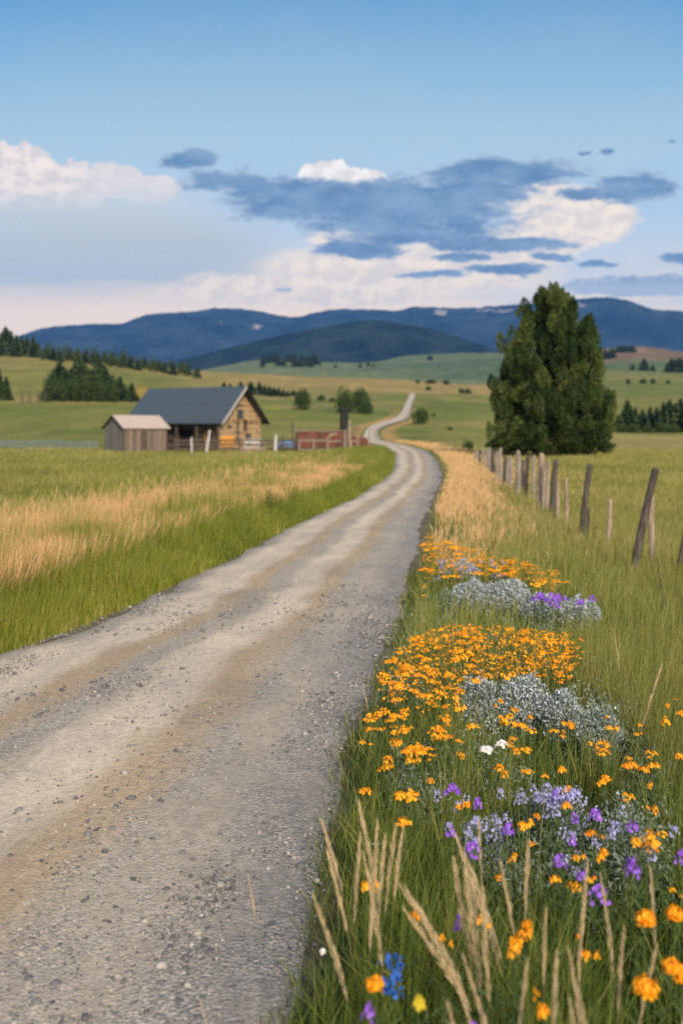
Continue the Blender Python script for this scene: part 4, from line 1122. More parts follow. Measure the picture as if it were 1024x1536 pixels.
for i, (px, d, z, lb) in enumerate([(377, 96.6, 0.16, 'lower log lying at the foot of the corral fence by the barn gable'), (379, 96.7, 0.46, 'upper log lying on another log by the barn gable')]):
    g0 = gnd(px, d)
    o = MB().tube([(-1.25, 0, 0), (-0.4, 0, 0.01), (0.5, 0, -0.01), (1.25, 0, 0)], [0.15, 0.16, 0.155, 0.14], 10, 0.05).build('log', M['posttan'], None, True)
    o.location = g0 + Vector((0, 0, z)); tag(o, lb, 'log')

# ------------------------------------------------------------------ fence posts on the right
FP = [ # top px, top Y, base px, visible base Y, width, material, label
 (983, 702, 944, 855, 12, 'postdark', 'tall dark post leaning hard right at the near end of the row'),
 (976, 745, 976, 842, 9, 'posttan', 'shorter pale banded post propped beside the leaning dark post'),
 (1029, 778, 1013, 852, 8, 'postdark', 'dark leaning post cut off by the right edge of the view'),
 (913.5, 749, 910, 818, 7, 'posttan', 'short thin pale post standing alone between two dark leaning posts'),
 (884, 697, 867, 806, 9.5, 'postdark', 'dark post leaning slightly right, second tallest of the near ones'),
 (882, 761, 881, 806, 3.6, 'postdark', 'thin dark stake close behind the slightly leaning dark post'),
 (848, 717, 850, 788, 6, 'posttan', 'slim pale post just right of the close packed row'),
 (836, 724, 836, 778, 6.2, 'posttan', 'short pale post at the near end of the close packed row'),
 (833.5, 690, 824, 773, 9, 'postdark', 'broad dark post at the near end of the close packed row'),
 (823, 690, 818, 768, 6, 'posttan', 'thin pale post leaning against the broad dark post'),
 (812.5, 680, 806, 761, 8.5, 'posttan', 'tallest broad pale post in the close packed row'),
 (801, 684, 798, 745, 6, 'post', 'slim grey brown post left of the tallest pale post'),
 (791, 684, 787.5, 744, 7, 'postdark', 'dark grey post between the lone pale grey post and a slim one'),
 (777, 677, 777, 741, 8, 'post', 'tall pale grey post standing clear in front of the pine'),
 (766, 685, 766, 735, 6, 'post', None), (757, 684, 756, 730, 5.5, 'postdark', None), (750.5, 672, 750, 728, 5, 'post', None), (745.5, 677, 745, 722, 5, 'post', None),
 (740, 675, 740, 716, 4.5, 'postdark', None), (734, 672, 734, 710, 4.5, 'post', None), (730, 672, 730, 705, 4, 'post', None), (724, 674, 724.5, 700, 4, 'post', None), (719, 676, 719, 697, 3.6, 'postdark', None), (715, 676, 715, 694, 3.5, 'post', None),
 (761, 690, 760, 726, 4.5, 'post', None), (783, 690, 783, 735, 5, 'postdark', None), (712, 677, 712, 692, 3.2, 'post', None), (737, 678, 737, 712, 4, 'postdark', None), (817, 694, 813, 762, 5, 'post', 'thin grey post half hidden behind the tallest pale post')]
for (tx, ty, bx_, by_, w, mt, lb) in FP:
    d = CAMH*F/((by_ - HOR)*1.12)
    grp = None
    if lb is None:
        lb, grp = 'weathered grey post at the far left end of the close packed row', 'weathered posts at the far end of the row'
    o = pole_px('fence_post', bx_, d, tx, ty, w, mt, lb, 'fence post', grp)

# ------------------------------------------------------------------ wildflowers
def tube_np(pts, radii, n=4):
    pts = np.array(pts, float); V = []; Fq = []
    for i, (p, r) in enumerate(zip(pts, radii)):
        for k in range(n):
            a = 2*math.pi*k/n; V.append(p + np.array([math.cos(a)*r, math.sin(a)*r, 0]))
    for i in range(len(pts)-1):
        for k in range(n): Fq.append((i*n+k, i*n+(k+1) % n, (i+1)*n+(k+1) % n, (i+1)*n+k))
    return np.array(V), np.array(Fq)

def stem_mesh(h, lean, nleaf, leafL, leafW, branches=()):
    Vs, Fs, off = [], [], 0
    p = lambda t: np.array([lean*t*t, lean*0.4*t, h*t])
    ts = np.linspace(0, 1, 6)
    paths = [([p(t) for t in ts], [0.0032 - 0.0012*t for t in ts])]
    for (t0, dx, dy, dz) in branches:
        b = p(t0); paths.append(([b, b + np.array([dx*0.6, dy*0.6, dz*0.45]), b + np.array([dx, dy, dz])], [0.002, 0.0018, 0.0015]))
    for pts, rad in paths:
        V, Fq = tube_np(pts, rad); Vs.append(V); Fs.append(Fq + off); off += len(V)
    for i in range(nleaf):
        t = rng.uniform(0.08, 0.88); b = p(t); az = rng.uniform(0, 2*math.pi); L = leafL*rng.uniform(0.6, 1.2)*(1.15 - 0.6*t)
        dr = np.array([math.cos(az), math.sin(az), 0]); s = np.array([-math.sin(az), math.cos(az), 0])*leafW*0.5
        q = [b, b + dr*L*0.45 + np.array([0, 0, L*0.42]) - s, b + dr*L + np.array([0, 0, L*0.5]), b + dr*L*0.45 + np.array([0, 0, L*0.42]) + s]
        Vs.append(np.array(q)); Fs.append(np.array([[off, off+1, off+2, off+3]])); off += 4
    V = np.concatenate(Vs); Fq = np.concatenate(Fs)
    cols = np.zeros((len(V), 4)); cols[:, 0] = rng.random(len(V))*0.4 + 0.3*rng.random(); cols[:, 3] = 1
    return mesh_np('stem', V, [Fq], cols)

def head_mesh(centers, normals, rb, npet, tone=0.5, cup=0.3, pw=0.55):
    """blossoms: npet rounded petals each (two quads per petal)"""
    Vs, Fs, Cs, off = [], [], [], 0
    for c, nrm in zip(centers, normals):
        nrm = nrm/np.linalg.norm(nrm)
        t1 = np.cross(nrm, [0.3, 0.9, 0.2]); t1 /= np.linalg.norm(t1); t2 = np.cross(nrm, t1)
        r = rb*rng.uniform(0.8, 1.2); ph = rng.uniform(0, 6.28); hue = np.clip(tone + rng.normal(0, 0.22), 0, 1)
        for k in range(npet):
            a = ph + 2*math.pi*k/npet
            e = t1*math.cos(a) + t2*math.sin(a); s = -t1*math.sin(a) + t2*math.cos(a)
            cu = cup*rng.uniform(0.6, 1.3)
            pts = [c, c + e*r*0.5 - s*r*pw*0.8 + nrm*r*cu*0.4, c + e*r*0.95 - s*r*pw*0.5 + nrm*r*cu, c + e*r*1.08 + nrm*r*cu*1.05, c + e*r*0.95 + s*r*pw*0.5 + nrm*r*cu, c + e*r*0.5 + s*r*pw*0.8 + nrm*r*cu*0.4]
            Vs.append(np.array(pts)); Fs.append(np.arange(6)[None] + off); off += 6
            Cs.append(np.full(6, np.clip(hue + rng.normal(0, 0.08), 0, 1)))
    V = np.concatenate(Vs); cols = np.zeros((len(V), 4)); cols[:, 0] = np.concatenate(Cs); cols[:, 3] = 1
    return mesh_np('flower_head', V, [np.concatenate(Fs)], cols)

def dome(n, R, flat, tops):
    C, Nn = [], []
    for i in range(n):
        f = math.sqrt((i + 0.5)/n); a = i*2.399963 + rng.uniform(-.2, .2)
        x, y = R*f*math.cos(a), R*f*math.sin(a)
        z = flat*R*(1 - f*f) + rng.normal(0, 0.004)
        C.append(np.array([x, y, z]) + tops); Nn.append(np.array([x*0.9/R, y*0.9/R, 0.75]))
    return C, Nn

def proto_orange(h, big, nb, daisy=False):
    lean = rng.uniform(-0.05, 0.05)
    br = [(0.74, rng.choice([-1, 1])*rng.uniform(.03, .055), rng.uniform(-.05, .05), h*rng.uniform(0.24, 0.28)) for _ in range(2)] if nb > 1 else []
    st = link('orange_wildflower', stem_mesh(h, lean, 14, 0.10, 0.010, br), M['stem'])
    top = np.array([lean, lean*0.4, h])
    if daisy:
        C = [top + np.array([0, 0, 0.005*j]) for j in range(3)]; Nn = [np.array([rng.uniform(-.15, .15), rng.uniform(-.15, .15), 1.0]) for j in range(3)]
        hm = head_mesh(C, Nn, big, 10, 0.5, -0.28, 0.34)
        C2, N2 = dome(40, big*0.95, 0.24, top + np.array([0, 0, 0.004]))
        hd = link('flower_head', hm, M['orange'], st)
        link('flower_centre', head_mesh(C2, N2, big*0.24, 5, 0.60, 0.4), M['orange'], hd)
    else:
        C, Nn = dome(17, big, 0.36, top)
        for (t0, dx, dy, dz) in br:
            b = np.array([lean*t0*t0, lean*0.4*t0, h*t0]) + np.array([dx, dy, dz])
            c2, n2 = dome(9, big*0.66, 0.36, b); C += c2; Nn += n2
        link('flower_head', head_mesh(C, Nn, big*0.30, 4, rng.uniform(0.2, 0.85), rng.uniform(0.1, 0.4), 0.62), M['orange'], st)
    st['h'] = h
    return st

OR = [proto_orange(0.50, 0.030, 1), proto_orange(0.46, 0.034, 2), proto_orange(0.54, 0.027, 2), proto_orange(0.43, 0.031, 1), proto_orange(0.50, 0.036, 2), proto_orange(0.48, 0.024, 1), proto_orange(0.52, 0.033, 2), proto_orange(0.45, 0.020, 2), proto_orange(0.5, 0.038, 1)]
DA = [proto_orange(0.50, 0.037, 1, True), proto_orange(0.46, 0.035, 1, True)]
fl_used = set()
def flower(protos, i, x, y, top, label, cat, group=None, ws=1.0, name=None):
    p = protos[i % len(protos)]
    o = p if id(p) not in fl_used else copy_tree(p)
    fl_used.add(id(p))
    s = top/p['h']
    o.location = (x, y, Hs(x, y) - 0.01); o.scale = (ws, ws, s); o.rotation_euler = (random.uniform(-.1, .1), random.uniform(-.1, .1), random.uniform(0, 6.28))
    tag(o, label, cat, group)
    return o
def head_at(px, Y, top):
    y = (CAMH - top)*F/(Y - HOR); return (px - PXC)/F*y, y

NEAR = [ # px, Y of the head, height, width factor, label
 (953, 1384, .55, 1.1, 'D', 'broad orange flower third from the right in the lower right corner'),
 (994, 1369, .56, 1.1, 'D', 'upper orange flower of the lower right corner group'),
 (1023, 1375, .56, 1.1, 'D', 'orange flower cut by the right edge of the view'),
 (997, 1447, .56, 1.0, 'D', 'orange flower stacked just above another in the lower right corner'),
 (990, 1484, .56, 1.15, 'D', 'lowest broad orange flower of the lower right corner group'),
 (1016, 1462, .54, 0.9, 'D', 'orange flower by the right edge between two larger ones'),
 (766, 1428, .56, 0.85, 'C', 'orange flower head below the straw stalks in the middle foreground'),
 (669, 1410, .52, 0.7, 'C', 'small orange head left of the middle foreground flower'),
 (625, 1381, .52, 0.75, 'C', 'flat orange head right of the tall straw stalks'),
 (574, 1487, .56, 0.95, 'D', 'orange flower at the foot of the blue spike'),
 (567, 1322, .50, 0.5, 'C', 'small orange head among the tall straw stalks at left'),
 (745, 1385, .54, 0.7, 'C', 'orange head half behind the middle straw stalk'), (763, 1396, .53, 0.7, 'C', 'orange head right of the middle straw stalk'),
 (769, 1382, .55, 0.5, 'C', 'tiny orange head topmost of the middle foreground trio'),
 (880, 1402, .5, 0.4, 'C', 'tiny orange bud left of the lower right corner group'), (899, 1420, .5, 0.6, 'C', 'small drooping orange head left of the lower right group'),
 (825, 1473, .52, 0.4, 'C', 'tiny orange bud near the bottom edge'), (837, 1513, .55, 0.6, 'C', 'small orange head at the bottom edge of the view'), (820, 1529, .55, 0.5, 'C', 'orange head cut by the bottom edge of the view'),
 (767, 1228, .5, 0.6, 'C', 'single orange head above the purple flowers'), (978, 1247, .5, 0.95, 'C', 'orange cluster between purple flowers near the right edge'),
 (915, 1131, .48, 1.1, 'C', 'orange cluster right of the pale sage clump'), (958, 1140, .46, 0.9, 'C', 'orange cluster beside the dry stalk near the right edge'), (983, 1168, .5, 0.6, 'C', 'small orange head near the right edge above the purple flowers'),
 (1002, 1128, .45, 0.8, 'C', 'drooping orange cluster farthest right'), (792, 1154, .5, 1.25, 'C', 'wide flat orange head just below the white pair'),
 (836, 1152, .5, 0.5, 'C', 'small orange head right of the wide flat one'),
 (552, 1176, .5, 0.9, 'C', 'orange head nearest the gravel below the drift'), (600, 1185, .48, 0.8, 'C', 'orange head at the lower left of the drift'), (628, 1193, .48, 1.0, 'C', 'orange cluster at the lowest tip of the drift'), (605, 1220, .46, 1.0, 'C', 'orange cluster below the lowest tip of the drift'),
 (630, 1122, .48, 0.8, 'C', 'rounded orange head left of the white pair'), (687, 1107, .48, 1.0, 'C', 'orange head up and left of the white pair'), (788, 1087, .48, 1.2, 'C', 'big orange cluster above the white pair'), (830, 1095, .48, 1.2, 'C', 'big orange cluster right and above the white pair'),
 (700, 1082, .48, 0.8, 'C', 'orange head on the left edge of the pale sage clump'), (762, 1056, .48, 0.8, 'C', 'orange head standing in front of the pale sage clump'), (745, 1080, .46, 0.7, 'C', 'orange head at the foot of the pale sage clump'), (860, 1080, .48, 0.8, 'C', 'orange head right of the big orange clusters'),
 (772, 1122, .47, 0.7, 'C', 'orange head just right of the white pair'),
]
for i, (px, Y, top, ws, kd, lb) in enumerate(NEAR):
    x, y = head_at(px, Y, top)
    flower(DA if kd == 'D' else OR, i, x, y, top, lb, 'flower', None, ws*(1.0 if y > 3.2 else 0.72))
# the drift
def in_poly(px, Y, poly):
    c = False; n = len(poly)
    for i in range(n):
        (x1, y1), (x2, y2) = poly[i], poly[i-1]
        if (y1 > Y) != (y2 > Y) and px < (x2-x1)*(Y-y1)/(y2-y1) + x1: c = not c
    return c
DRIFT = [(648, 940), (700, 934), (860, 948), (872, 985), (850, 1020), (790, 1012), (700, 1015), (680, 1060), (665, 1110), (625, 1150), (580, 1160), (545, 1125), (545, 1080), (575, 1040), (570, 1010), (600, 965)]
FARP = [(640, 800), (690, 815), (770, 835), (840, 855), (835, 885), (800, 872), (740, 862), (650, 860), (632, 895), (640, 850), (630, 820)]
spots = []
while len(spots) < 160:
    px, Y = rng.uniform(535, 880), rng.uniform(930, 1165)
    if not in_poly(px, Y, DRIFT): continue
    if 690 < px < 830 and 1005 > Y > 962 and rng.random() < 0.65: continue
    if rng.random() < (Y - 930)/235*0.72: continue
    spots.append((px, Y))
for i, (px, Y) in enumerate(spots):
    top = random.uniform(0.34, 0.56); x, y = head_at(px, Y, top)
    flower(OR, i, x, y, top, 'orange wildflower in the dense drift at the road edge', 'flower', 'orange wildflowers in the near drift', random.uniform(0.55, 0.95))
spots = []
while len(spots) < 45:
    px, Y = rng.uniform(620, 850), rng.uniform(800, 900)
    if in_poly(px, Y, FARP): spots.append((px, Y))
for i, (px, Y) in enumerate(spots):
    top = random.uniform(0.40, 0.54); x, y = head_at(px, Y, top)
    flower(OR, i, x, y, top, 'orange wildflower in the farther patch behind the grey sage', 'flower', 'orange wildflowers behind the sage', random.uniform(1.2, 1.7))
spots = []
while len(spots) < 50:
    px, Y = rng.uniform(560, 1015), rng.uniform(1040, 1330)
    if px > 620 + (Y - 1040)*0.2 and not (px < 700 and Y > 1240): spots.append((px, Y))
for i, (px, Y) in enumerate(spots):
    top = random.uniform(0.36, 0.52); x, y = head_at(px, Y, top)
    flower(OR, i, x, y, top, 'small orange wildflower dotted thinly among the green grass', 'flower', 'orange wildflowers dotted in the grass', random.uniform(0.45, 0.75))
spots = []
# the many smaller blossoms of the same drift: more than can be counted
C, Nn = [], []
while len(C) < 4800:
    if rng.random() < 0.72:
        px, Y = rng.uniform(535, 880), rng.uniform(930, 1165); poly = DRIFT
    else:
        px, Y = rng.uniform(620, 850), rng.uniform(800, 900); poly = FARP
    if not in_poly(px, Y, poly) or (poly is DRIFT and rng.random() < (Y - 925)/160): continue
    top = rng.uniform(0.32, 0.50); x, y = head_at(px, Y, top); z0 = Hs(x, y)
    for q in range(int(rng.integers(2, 6))):
        C.append(np.array([x + rng.normal(0, 0.014), y + rng.normal(0, 0.014), z0 + top + rng.normal(0, 0.007)])); Nn.append(np.array([rng.normal(0, .5), rng.normal(-.2, .5), 1.0]))
o = link('orange_blossoms', head_mesh(C, Nn, 0.0085, 4, 0.5, 0.25, 0.62), M['orange'])
tag(o, 'countless small orange blossoms filling the flower drift', 'blossoms', kind='stuff')

def proto_cluster(name, h, n, R, spike, rb, mat, npet=5):
    lean = rng.uniform(-0.04, 0.04)
    st = link(name, stem_mesh(h, lean, 12, 0.09, 0.014), M['stem'])
    top = np.array([lean, lean*0.4, h]); C, Nn = [], []
    for i in range(n):
        t = rng.random(); a = i*2.4
        r = R*(1 - 0.55*t)*rng.uniform(0.6, 1)
        C.append(top + np.array([math.cos(a)*r, math.sin(a)*r, (t - 0.6)*spike])); Nn.append(np.array([math.cos(a), math.sin(a), 0.35]) + rand_dirs(1)[0]*0.7)
    link('flower_head', head_mesh(C, Nn, rb, npet, 0.5, 0.2, 0.5), M[mat], st)
    st['h'] = h
    return st
PU = [proto_cluster('purple_wildflower', 0.48, 22, 0.034, 0.038, 0.0085, 'purple'), proto_cluster('purple_wildflower', 0.44, 26, 0.036, 0.034, 0.0080, 'purple'), proto_cluster('purple_wildflower', 0.5, 17, 0.028, 0.036, 0.0085, 'purple')]
PL = [(680, 1176, 1.2, 'purple cluster left of the lavender clump, highest of the purple ones'), (873, 1327, 1.2, 'largest purple cluster, low in the middle of the right grass'), (860, 1309, .7, 'small purple tuft touching the largest purple cluster'),
 (862, 1280, .9, 'purple cluster just above the largest purple one'), (697, 1264, 1.0, 'purple cluster above the brown straw plumes'), (680, 1246, .8, 'purple tuft up and left of the cluster above the brown plumes'),
 (758, 1243, .9, 'purple cluster under the single orange head'), (735, 1203, .6, 'small purple tuft below the lavender clump at left'), (848, 1215, .6, 'small round purple tuft under the lavender clump'), (848, 1190, .7, 'dark purple tuft on the front of the lavender clump'),
 (905, 1222, .9, 'left purple cluster of the pair right of the lavender clump'), (927, 1231, 1.0, 'right purple cluster of the pair right of the lavender clump'), (945, 1275, .8, 'left purple cluster of the pair below the right orange cluster'), (971, 1290, .85, 'right purple cluster of the pair below the right orange cluster'),
 (873, 1256, .6, 'faint purple tuft right above the middle purple cluster'), (1020, 1275, .9, 'purple cluster cut by the right edge of the view'), (540, 1492, .6, 'small purple tuft left of the blue spike at the bottom'), (707, 1533, .6, 'purple tuft at the bottom edge of the view'),
 (662, 1372, .4, 'tiny purple tuft right of the flat orange head')]
for i, (px, Y, ws, lb) in enumerate(PL):
    top = 0.5; x, y = head_at(px, Y, top); flower(PU, i, x, y, top, lb, 'flower', None, ws)
g_ = 'purple wildflowers on the far sage'
for i in range(16):
    px = rng.normal(840, 28); Y = 894 + rng.normal(0, 4.5) + (px-840)*0.10
    x, y = head_at(px, Y, 0.5); flower(PU, i, x, y, 0.5, 'purple wildflower along the top of the farthest sage clump', 'flower', g_, 1.3)

LV = [proto_cluster('lavender_wildflower', 0.46, 20, 0.034, 0.035, 0.0065, 'lavender'), proto_cluster('lavender_wildflower', 0.5, 16, 0.030, 0.04, 0.0065, 'lavender')]
lg = 'pale lavender wildflowers in the clump below the white pair'
for i in range(30):
    px, Y = rng.normal(828, 24), rng.normal(1186, 12); top = rng.uniform(.42, .52); x, y = head_at(px, Y, top)
    flower(LV, i, x, y, top, 'pale lavender wildflower in the clump below the orange heads', 'flower', lg, 0.8)
lg = 'pale lavender wildflowers around the purple clusters'
for i, (px, Y) in enumerate([(730, 1228), (715, 1236), (745, 1228), (722, 1215), (705, 1232), (855, 1240), (835, 1240), (900, 1215), (890, 1225), (690, 1252), (720, 1250), (738, 1240), (770, 1240), (845, 1285), (665, 1185), (690, 1190), (676, 1205), (698, 1240), (712, 1258), (750, 1215), (765, 1190), (880, 1245), (905, 1240), (935, 1215), (950, 1240), (985, 1262), (1000, 1240), (870, 1300), (655, 1240)]):
    top = .48; x, y = head_at(px, Y, top); flower(LV, i, x, y, top, 'pale lavender wildflower scattered around the purple clusters', 'flower', lg, 0.75)
lg = 'pale lavender wildflowers behind the far sage'
for i in range(30):
    px, Y = rng.uniform(650, 760), rng.uniform(836, 862); top = .46; x, y = head_at(px, Y, top)
    flower(LV, i, x, y, top, 'pale lavender wildflower behind the farthest sage clumps', 'flower', lg, 1.4)

# pair of white flowers, blue spike, yellow bud, pink bud
def one_off(name, px, Y, top, mk, mat, lb):
    x, y = head_at(px, Y, top)
    st = link(name, stem_mesh(top, 0.02, 10, 0.08, 0.01), M['stem']); st.location = (x, y, Hs(x, y) - 0.01)
    C, Nn, rb, npet, pw = mk(np.array([0.02, 0.008, top]))
    link('flower_head', head_mesh(C, Nn, rb, npet, 0.6, 0.2, pw), M[mat], st)
    return tag(st, lb, 'flower')
mkw = lambda t: (*dome(26, 0.030, 0.45, t), 0.011, 5, 0.6)
one_off('white_wildflower', 724, 1120, .48, mkw, 'white', 'creamy white flat flower head, left and lower of the white pair')
one_off('white_wildflower', 747, 1112, .48, mkw, 'white', 'creamy white flat flower head, right and higher of the white pair')
def mkb(t):
    C = [t + np.array([rng.normal(0, .016), rng.normal(0, .014), rng.uniform(-0.10, 0.01)]) for _ in range(70)]
    return C, [rand_dirs(1)[0]*np.array([1, 1, .4]) for _ in C], 0.0085, 5, 0.55
one_off('blue_wildflower', 578, 1436, .50, mkb, 'blue', 'deep blue flower spike above the orange flower at the bottom')
mky = lambda t: (*dome(40, 0.013, 1.5, t), 0.007, 4, 0.6)
one_off('yellow_bud', 617, 1503, .55, mky, 'yellow', 'yellow globe bud on a thick stem near the bottom edge')
mkp = lambda t: (*dome(24, 0.008, 1.2, t), 0.006, 5, 0.6)
one_off('pale_bud', 475, 1424, .20, mkp, 'white', 'tiny pale pink bud at the gravel edge')

# sage clumps
def sage(px, Ytop, wpx, top, lb, blossom='sageblossom', n=5200, hue=0.0, bl=0.55):
    x, y = head_at(px, Ytop, top); W = wpx/F*y/2
    root = empty('sage_clump', (x, y, Hs(x, y)), 0, lb, 'shrub')
    C = np.zeros((n, 3)); a = rng.uniform(0, 2*math.pi, n); r = np.sqrt(rng.random(n))
    t = rng.beta(1.8, 1.1, n)
    crown = top*(1 - 0.35*r**2)*(0.82 + 0.3*fbm(np.cos(a)*r*3 + px, np.sin(a)*r*3, 2, 7))
    spread = 0.45 + 0.55*t
    C[:, 0] = np.cos(a)*r*W*spread; C[:, 1] = np.sin(a)*r*min(W, 0.55)*spread; C[:, 2] = crown*t
    A = np.stack([np.cos(a)*0.5, np.sin(a)*0.5, np.ones(n)], -1) + rand_dirs(n)*0.7; A /= np.linalg.norm(A, axis=1, keepdims=True)
    L = rng.uniform(0.007, 0.016, n)*(0.6 + y/12)
    leaves_obj('foliage', C, A*L[:, None], perp(A)*(L*0.3)[:, None], np.clip(rng.normal(0.45 + hue, 0.22, n), 0, 1), M['sage'], root)
    k = rng.random(n) < min(1.0, bl*1.5); k &= t > 0.35
    Cb = C[k] + rng.normal(0, 0.012, (k.sum(), 3)); m_ = len(Cb)
    A = rand_dirs(m_); L = rng.uniform(0.0045, 0.0095, m_)*(0.6 + y/11)
    leaves_obj('blossom', Cb, A*L[:, None], perp(A)*(L*0.8)[:, None], np.clip(rng.normal(0.5, 0.16, m_), 0, 1), M[blossom], root)
    mb = MB()
    for i in range(26):
        an = random.uniform(0, 6.28); q = random.uniform(0.2, 0.9)
        mb.tube([(0.15*W*math.cos(an), 0.15*W*math.sin(an), -0.02), (math.cos(an)*W*q*0.6, math.sin(an)*min(W, .5)*q*0.6, top*0.5), (math.cos(an)*W*q*0.85, math.sin(an)*min(W, .5)*q*0.85, top*0.86)], [0.004, 0.003, 0.0012], 4)
    mb.build('stem', M['stem'], root)
for a in SAGE_LIST:
    sage(*a)

# silvery herb foliage mixed through the whole flower band
def build_silver():
    N = 36000
    Yp = rng.uniform(870, 1330, N); pxp = rng.uniform(560, 1010, N)
    y = (CAMH - 0.3)*F/(Yp - HOR); x = (pxp - PXC)/F*y
    k = (rng.random(N) < sstep(0.42, 0.62, fbm(x*2.6, y*1.6, 3, 133))) & (x - road_r(y) > 0.15) & (pxp < 640 + (Yp - 870)*1.1 + 120)
    x, y = x[k], y[k]; n = len(x)
    lump = fbm(x*5, y*5, 2, 143)
    z = H(x, y) + rng.beta(2.2, 1.2, n)*(0.22 + 0.34*lump)
    A = rand_dirs(n)*0.8; A[:, 2] += 0.7; A /= np.linalg.norm(A, axis=1, keepdims=True)
    L = rng.uniform(0.008, 0.020, n)*(0.6 + y/12)
    V, Fq, cols = leaf_quads(np.stack([x, y, z], -1), A*L[:, None], perp(A)*(L*0.16)[:, None], np.clip(rng.normal(0.24, 0.22, n), 0, 1))
    tag(link('silver_herb', mesh_np('silver_herb', V, [Fq], cols), M['sage']), 'silvery green feathery herbs mixed between the flowers', 'herbs', kind='stuff')
build_silver()

# tall straw stalks close to the camera
def proto_stalk(h, headL, headR, bend, n=190):
    st = empty('grass_stalk', (0, 0, 0))
    p = lambda t: np.array([bend*t*t, 0.15*bend*t, h*t*(1 - 0.2*abs(bend)*t)])
    ts = np.linspace(0, 1, 9)
    V, Fq = tube_np([p(t) for t in ts], [0.0019 - 0.0013*t for t in ts])
    cols = np.zeros((len(V), 4)); cols[:, 0] = rng.random(); cols[:, 1] = np.repeat(ts, 4)*0.55; cols[:, 2] = .5; cols[:, 3] = 1
    # two long leaves
    link('stem', mesh_np('stem', V, [Fq], cols), M['straw'], st)
    t = 1 - headL/h*rng.random(n); f = (t - (1 - headL/h))/(headL/h)
    rr = headR*np.sin(np.clip(f*0.9 + 0.08, 0, 1)*math.pi)**0.7*np.sqrt(rng.uniform(0.05, 1, n))
    P = np.array([p(q) for q in t]); a = rng.uniform(0, 2*math.pi, n)
    C = P + np.stack([np.cos(a)*rr, np.sin(a)*rr, np.zeros(n)], -1)
    A = np.stack([np.cos(a)*0.16 + bend*1.5, np.sin(a)*0.16, np.ones(n)], -1); A /= np.linalg.norm(A, axis=1, keepdims=True)
    L = rng.uniform(0.012, 0.026, n)
    Vv, Ff, cc = leaf_quads(C, A*L[:, None], perp(A)*(L*0.045)[:, None], rng.random(n)); cc[:, 1] = 1.0; cc[:, 2] = np.repeat(rng.random(n), 4)
    link('seed_head', mesh_np('seed_head', Vv, [Ff], cc), M['straw'], st)
    st['h'] = h
    return st
SK = [proto_stalk(0.72, 0.30, 0.0055, 0.06), proto_stalk(0.72, 0.26, 0.0045, -0.06), proto_stalk(0.72, 0.36, 0.0070, -0.07), proto_stalk(0.72, 0.24, 0.0045, 0.05)]
sk_used = set()
def stalk(i, px, Ytop, top, label, group=None, rz=0.0, tilt=0.0, ws=1.0, y=None):
    p = SK[i % 4]
    o = p if id(p) not in sk_used else copy_tree(p)
    sk_used.add(id(p))
    if y is None: x, y = head_at(px, Ytop, top)
    else:
        x = (px-PXC)/F*y; top = CAMH - (Ytop-HOR)/F*y
    s = top/p['h']
    o.location = (x - tilt*top, y, Hs(x, y) - 0.01); o.scale = (ws*s, ws*s, s); o.rotation_euler = (0, math.atan(tilt), rz)
    tag(o, label, 'grass stalk', group)
GL = 'straw grass stalks in the bunch beside the gravel'
for i, (px, Y, ti) in enumerate([(505, 1245, -.1), (513, 1215, -.12), (500, 1300, -.14), (540, 1225, -.1), (548, 1250, -.06), (566, 1195, -.05), (574, 1200, -.02), (580, 1240, 0.0), (560, 1230, -.05), (520, 1270, -.1), (586, 1270, .02), (530, 1300, -.08)]):
    stalk(i, px, Y, .70, 'pale straw seed stalk in the bunch at the gravel edge', GL, random.uniform(-.5, .5), ti, 1.25)
GL = 'reddish straw plumes leaning left in the middle foreground'
for i, (px, Y, ti) in enumerate([(628, 1268, -.38), (636, 1265, -.34), (645, 1275, -.32), (652, 1300, -.3), (660, 1310, -.26), (640, 1290, -.36), (672, 1330, -.26)]):
    stalk(2 if i % 2 else 0, px, Y, .74, 'reddish straw plume leaning left in the middle foreground', GL, random.uniform(-.3, .3), ti, 1.5)
GL = 'straw seed stalks across the lower right grass'
for i, (px, Y, ti) in enumerate([(690, 1215, -.2), (705, 1245, -.2), (735, 1300, -.15), (770, 1255, -.08), (765, 1270, -.1), (778, 1280, -.03), (720, 1270, -.22), (790, 1360, -.1), (840, 1350, -.1), (868, 1395, -.05),
        (730, 1400, -.12), (905, 1385, -.06), (800, 1420, -.1), (700, 1420, -.15), (935, 1300, 0.05), (860, 1290, -.03), (950, 1400, .05), (1005, 1290, .1), (875, 1460, -.04), (1000, 1500, .05), (756, 1430, -.05), (690, 1460, -.1), (910, 1470, .02)]):
    stalk(i, px, Y, random.uniform(.60, .72), 'straw seed stalk standing in the lower right grass', GL, random.uniform(-.6, .6), ti, 1.15)
stalk(3, 357, 1302, .30, 'dry stalk leaning over the open gravel, left of all others', None, 0, -.30, 1.0, 3.55)
stalk(1, 315, 1490, .2, 'dry seed tip at the bottom edge over the gravel', None, 0, -.10, 1.0, 2.95)
stalk(0, 975, 985, .82, 'tall dry seed stalk leaning right in the open grass', None, 0, .18, 1.0)
stalk(1, 930, 940, .75, 'thin upright seed stalk left of the tall dry one', None, 0, -.04, .7)
stalk(1, 555, 1020, .45, 'short straw tuft at the gravel edge beside the drift', None, 0, -.04, 1.3)
stalk(2, 485, 1075, .42, 'thin rust stalk arching over the gravel edge', None, 0, -.2, .6)
# thin bare dark stalk at the right, by the leaning post
b = gnd(999, 10.0); t_ = at(985, 835, 10.0)
simple_pole('bare_stalk', b, t_, 0.006, 'postdark', 'thin bare dark stalk below the propped pale post', 'stalk')
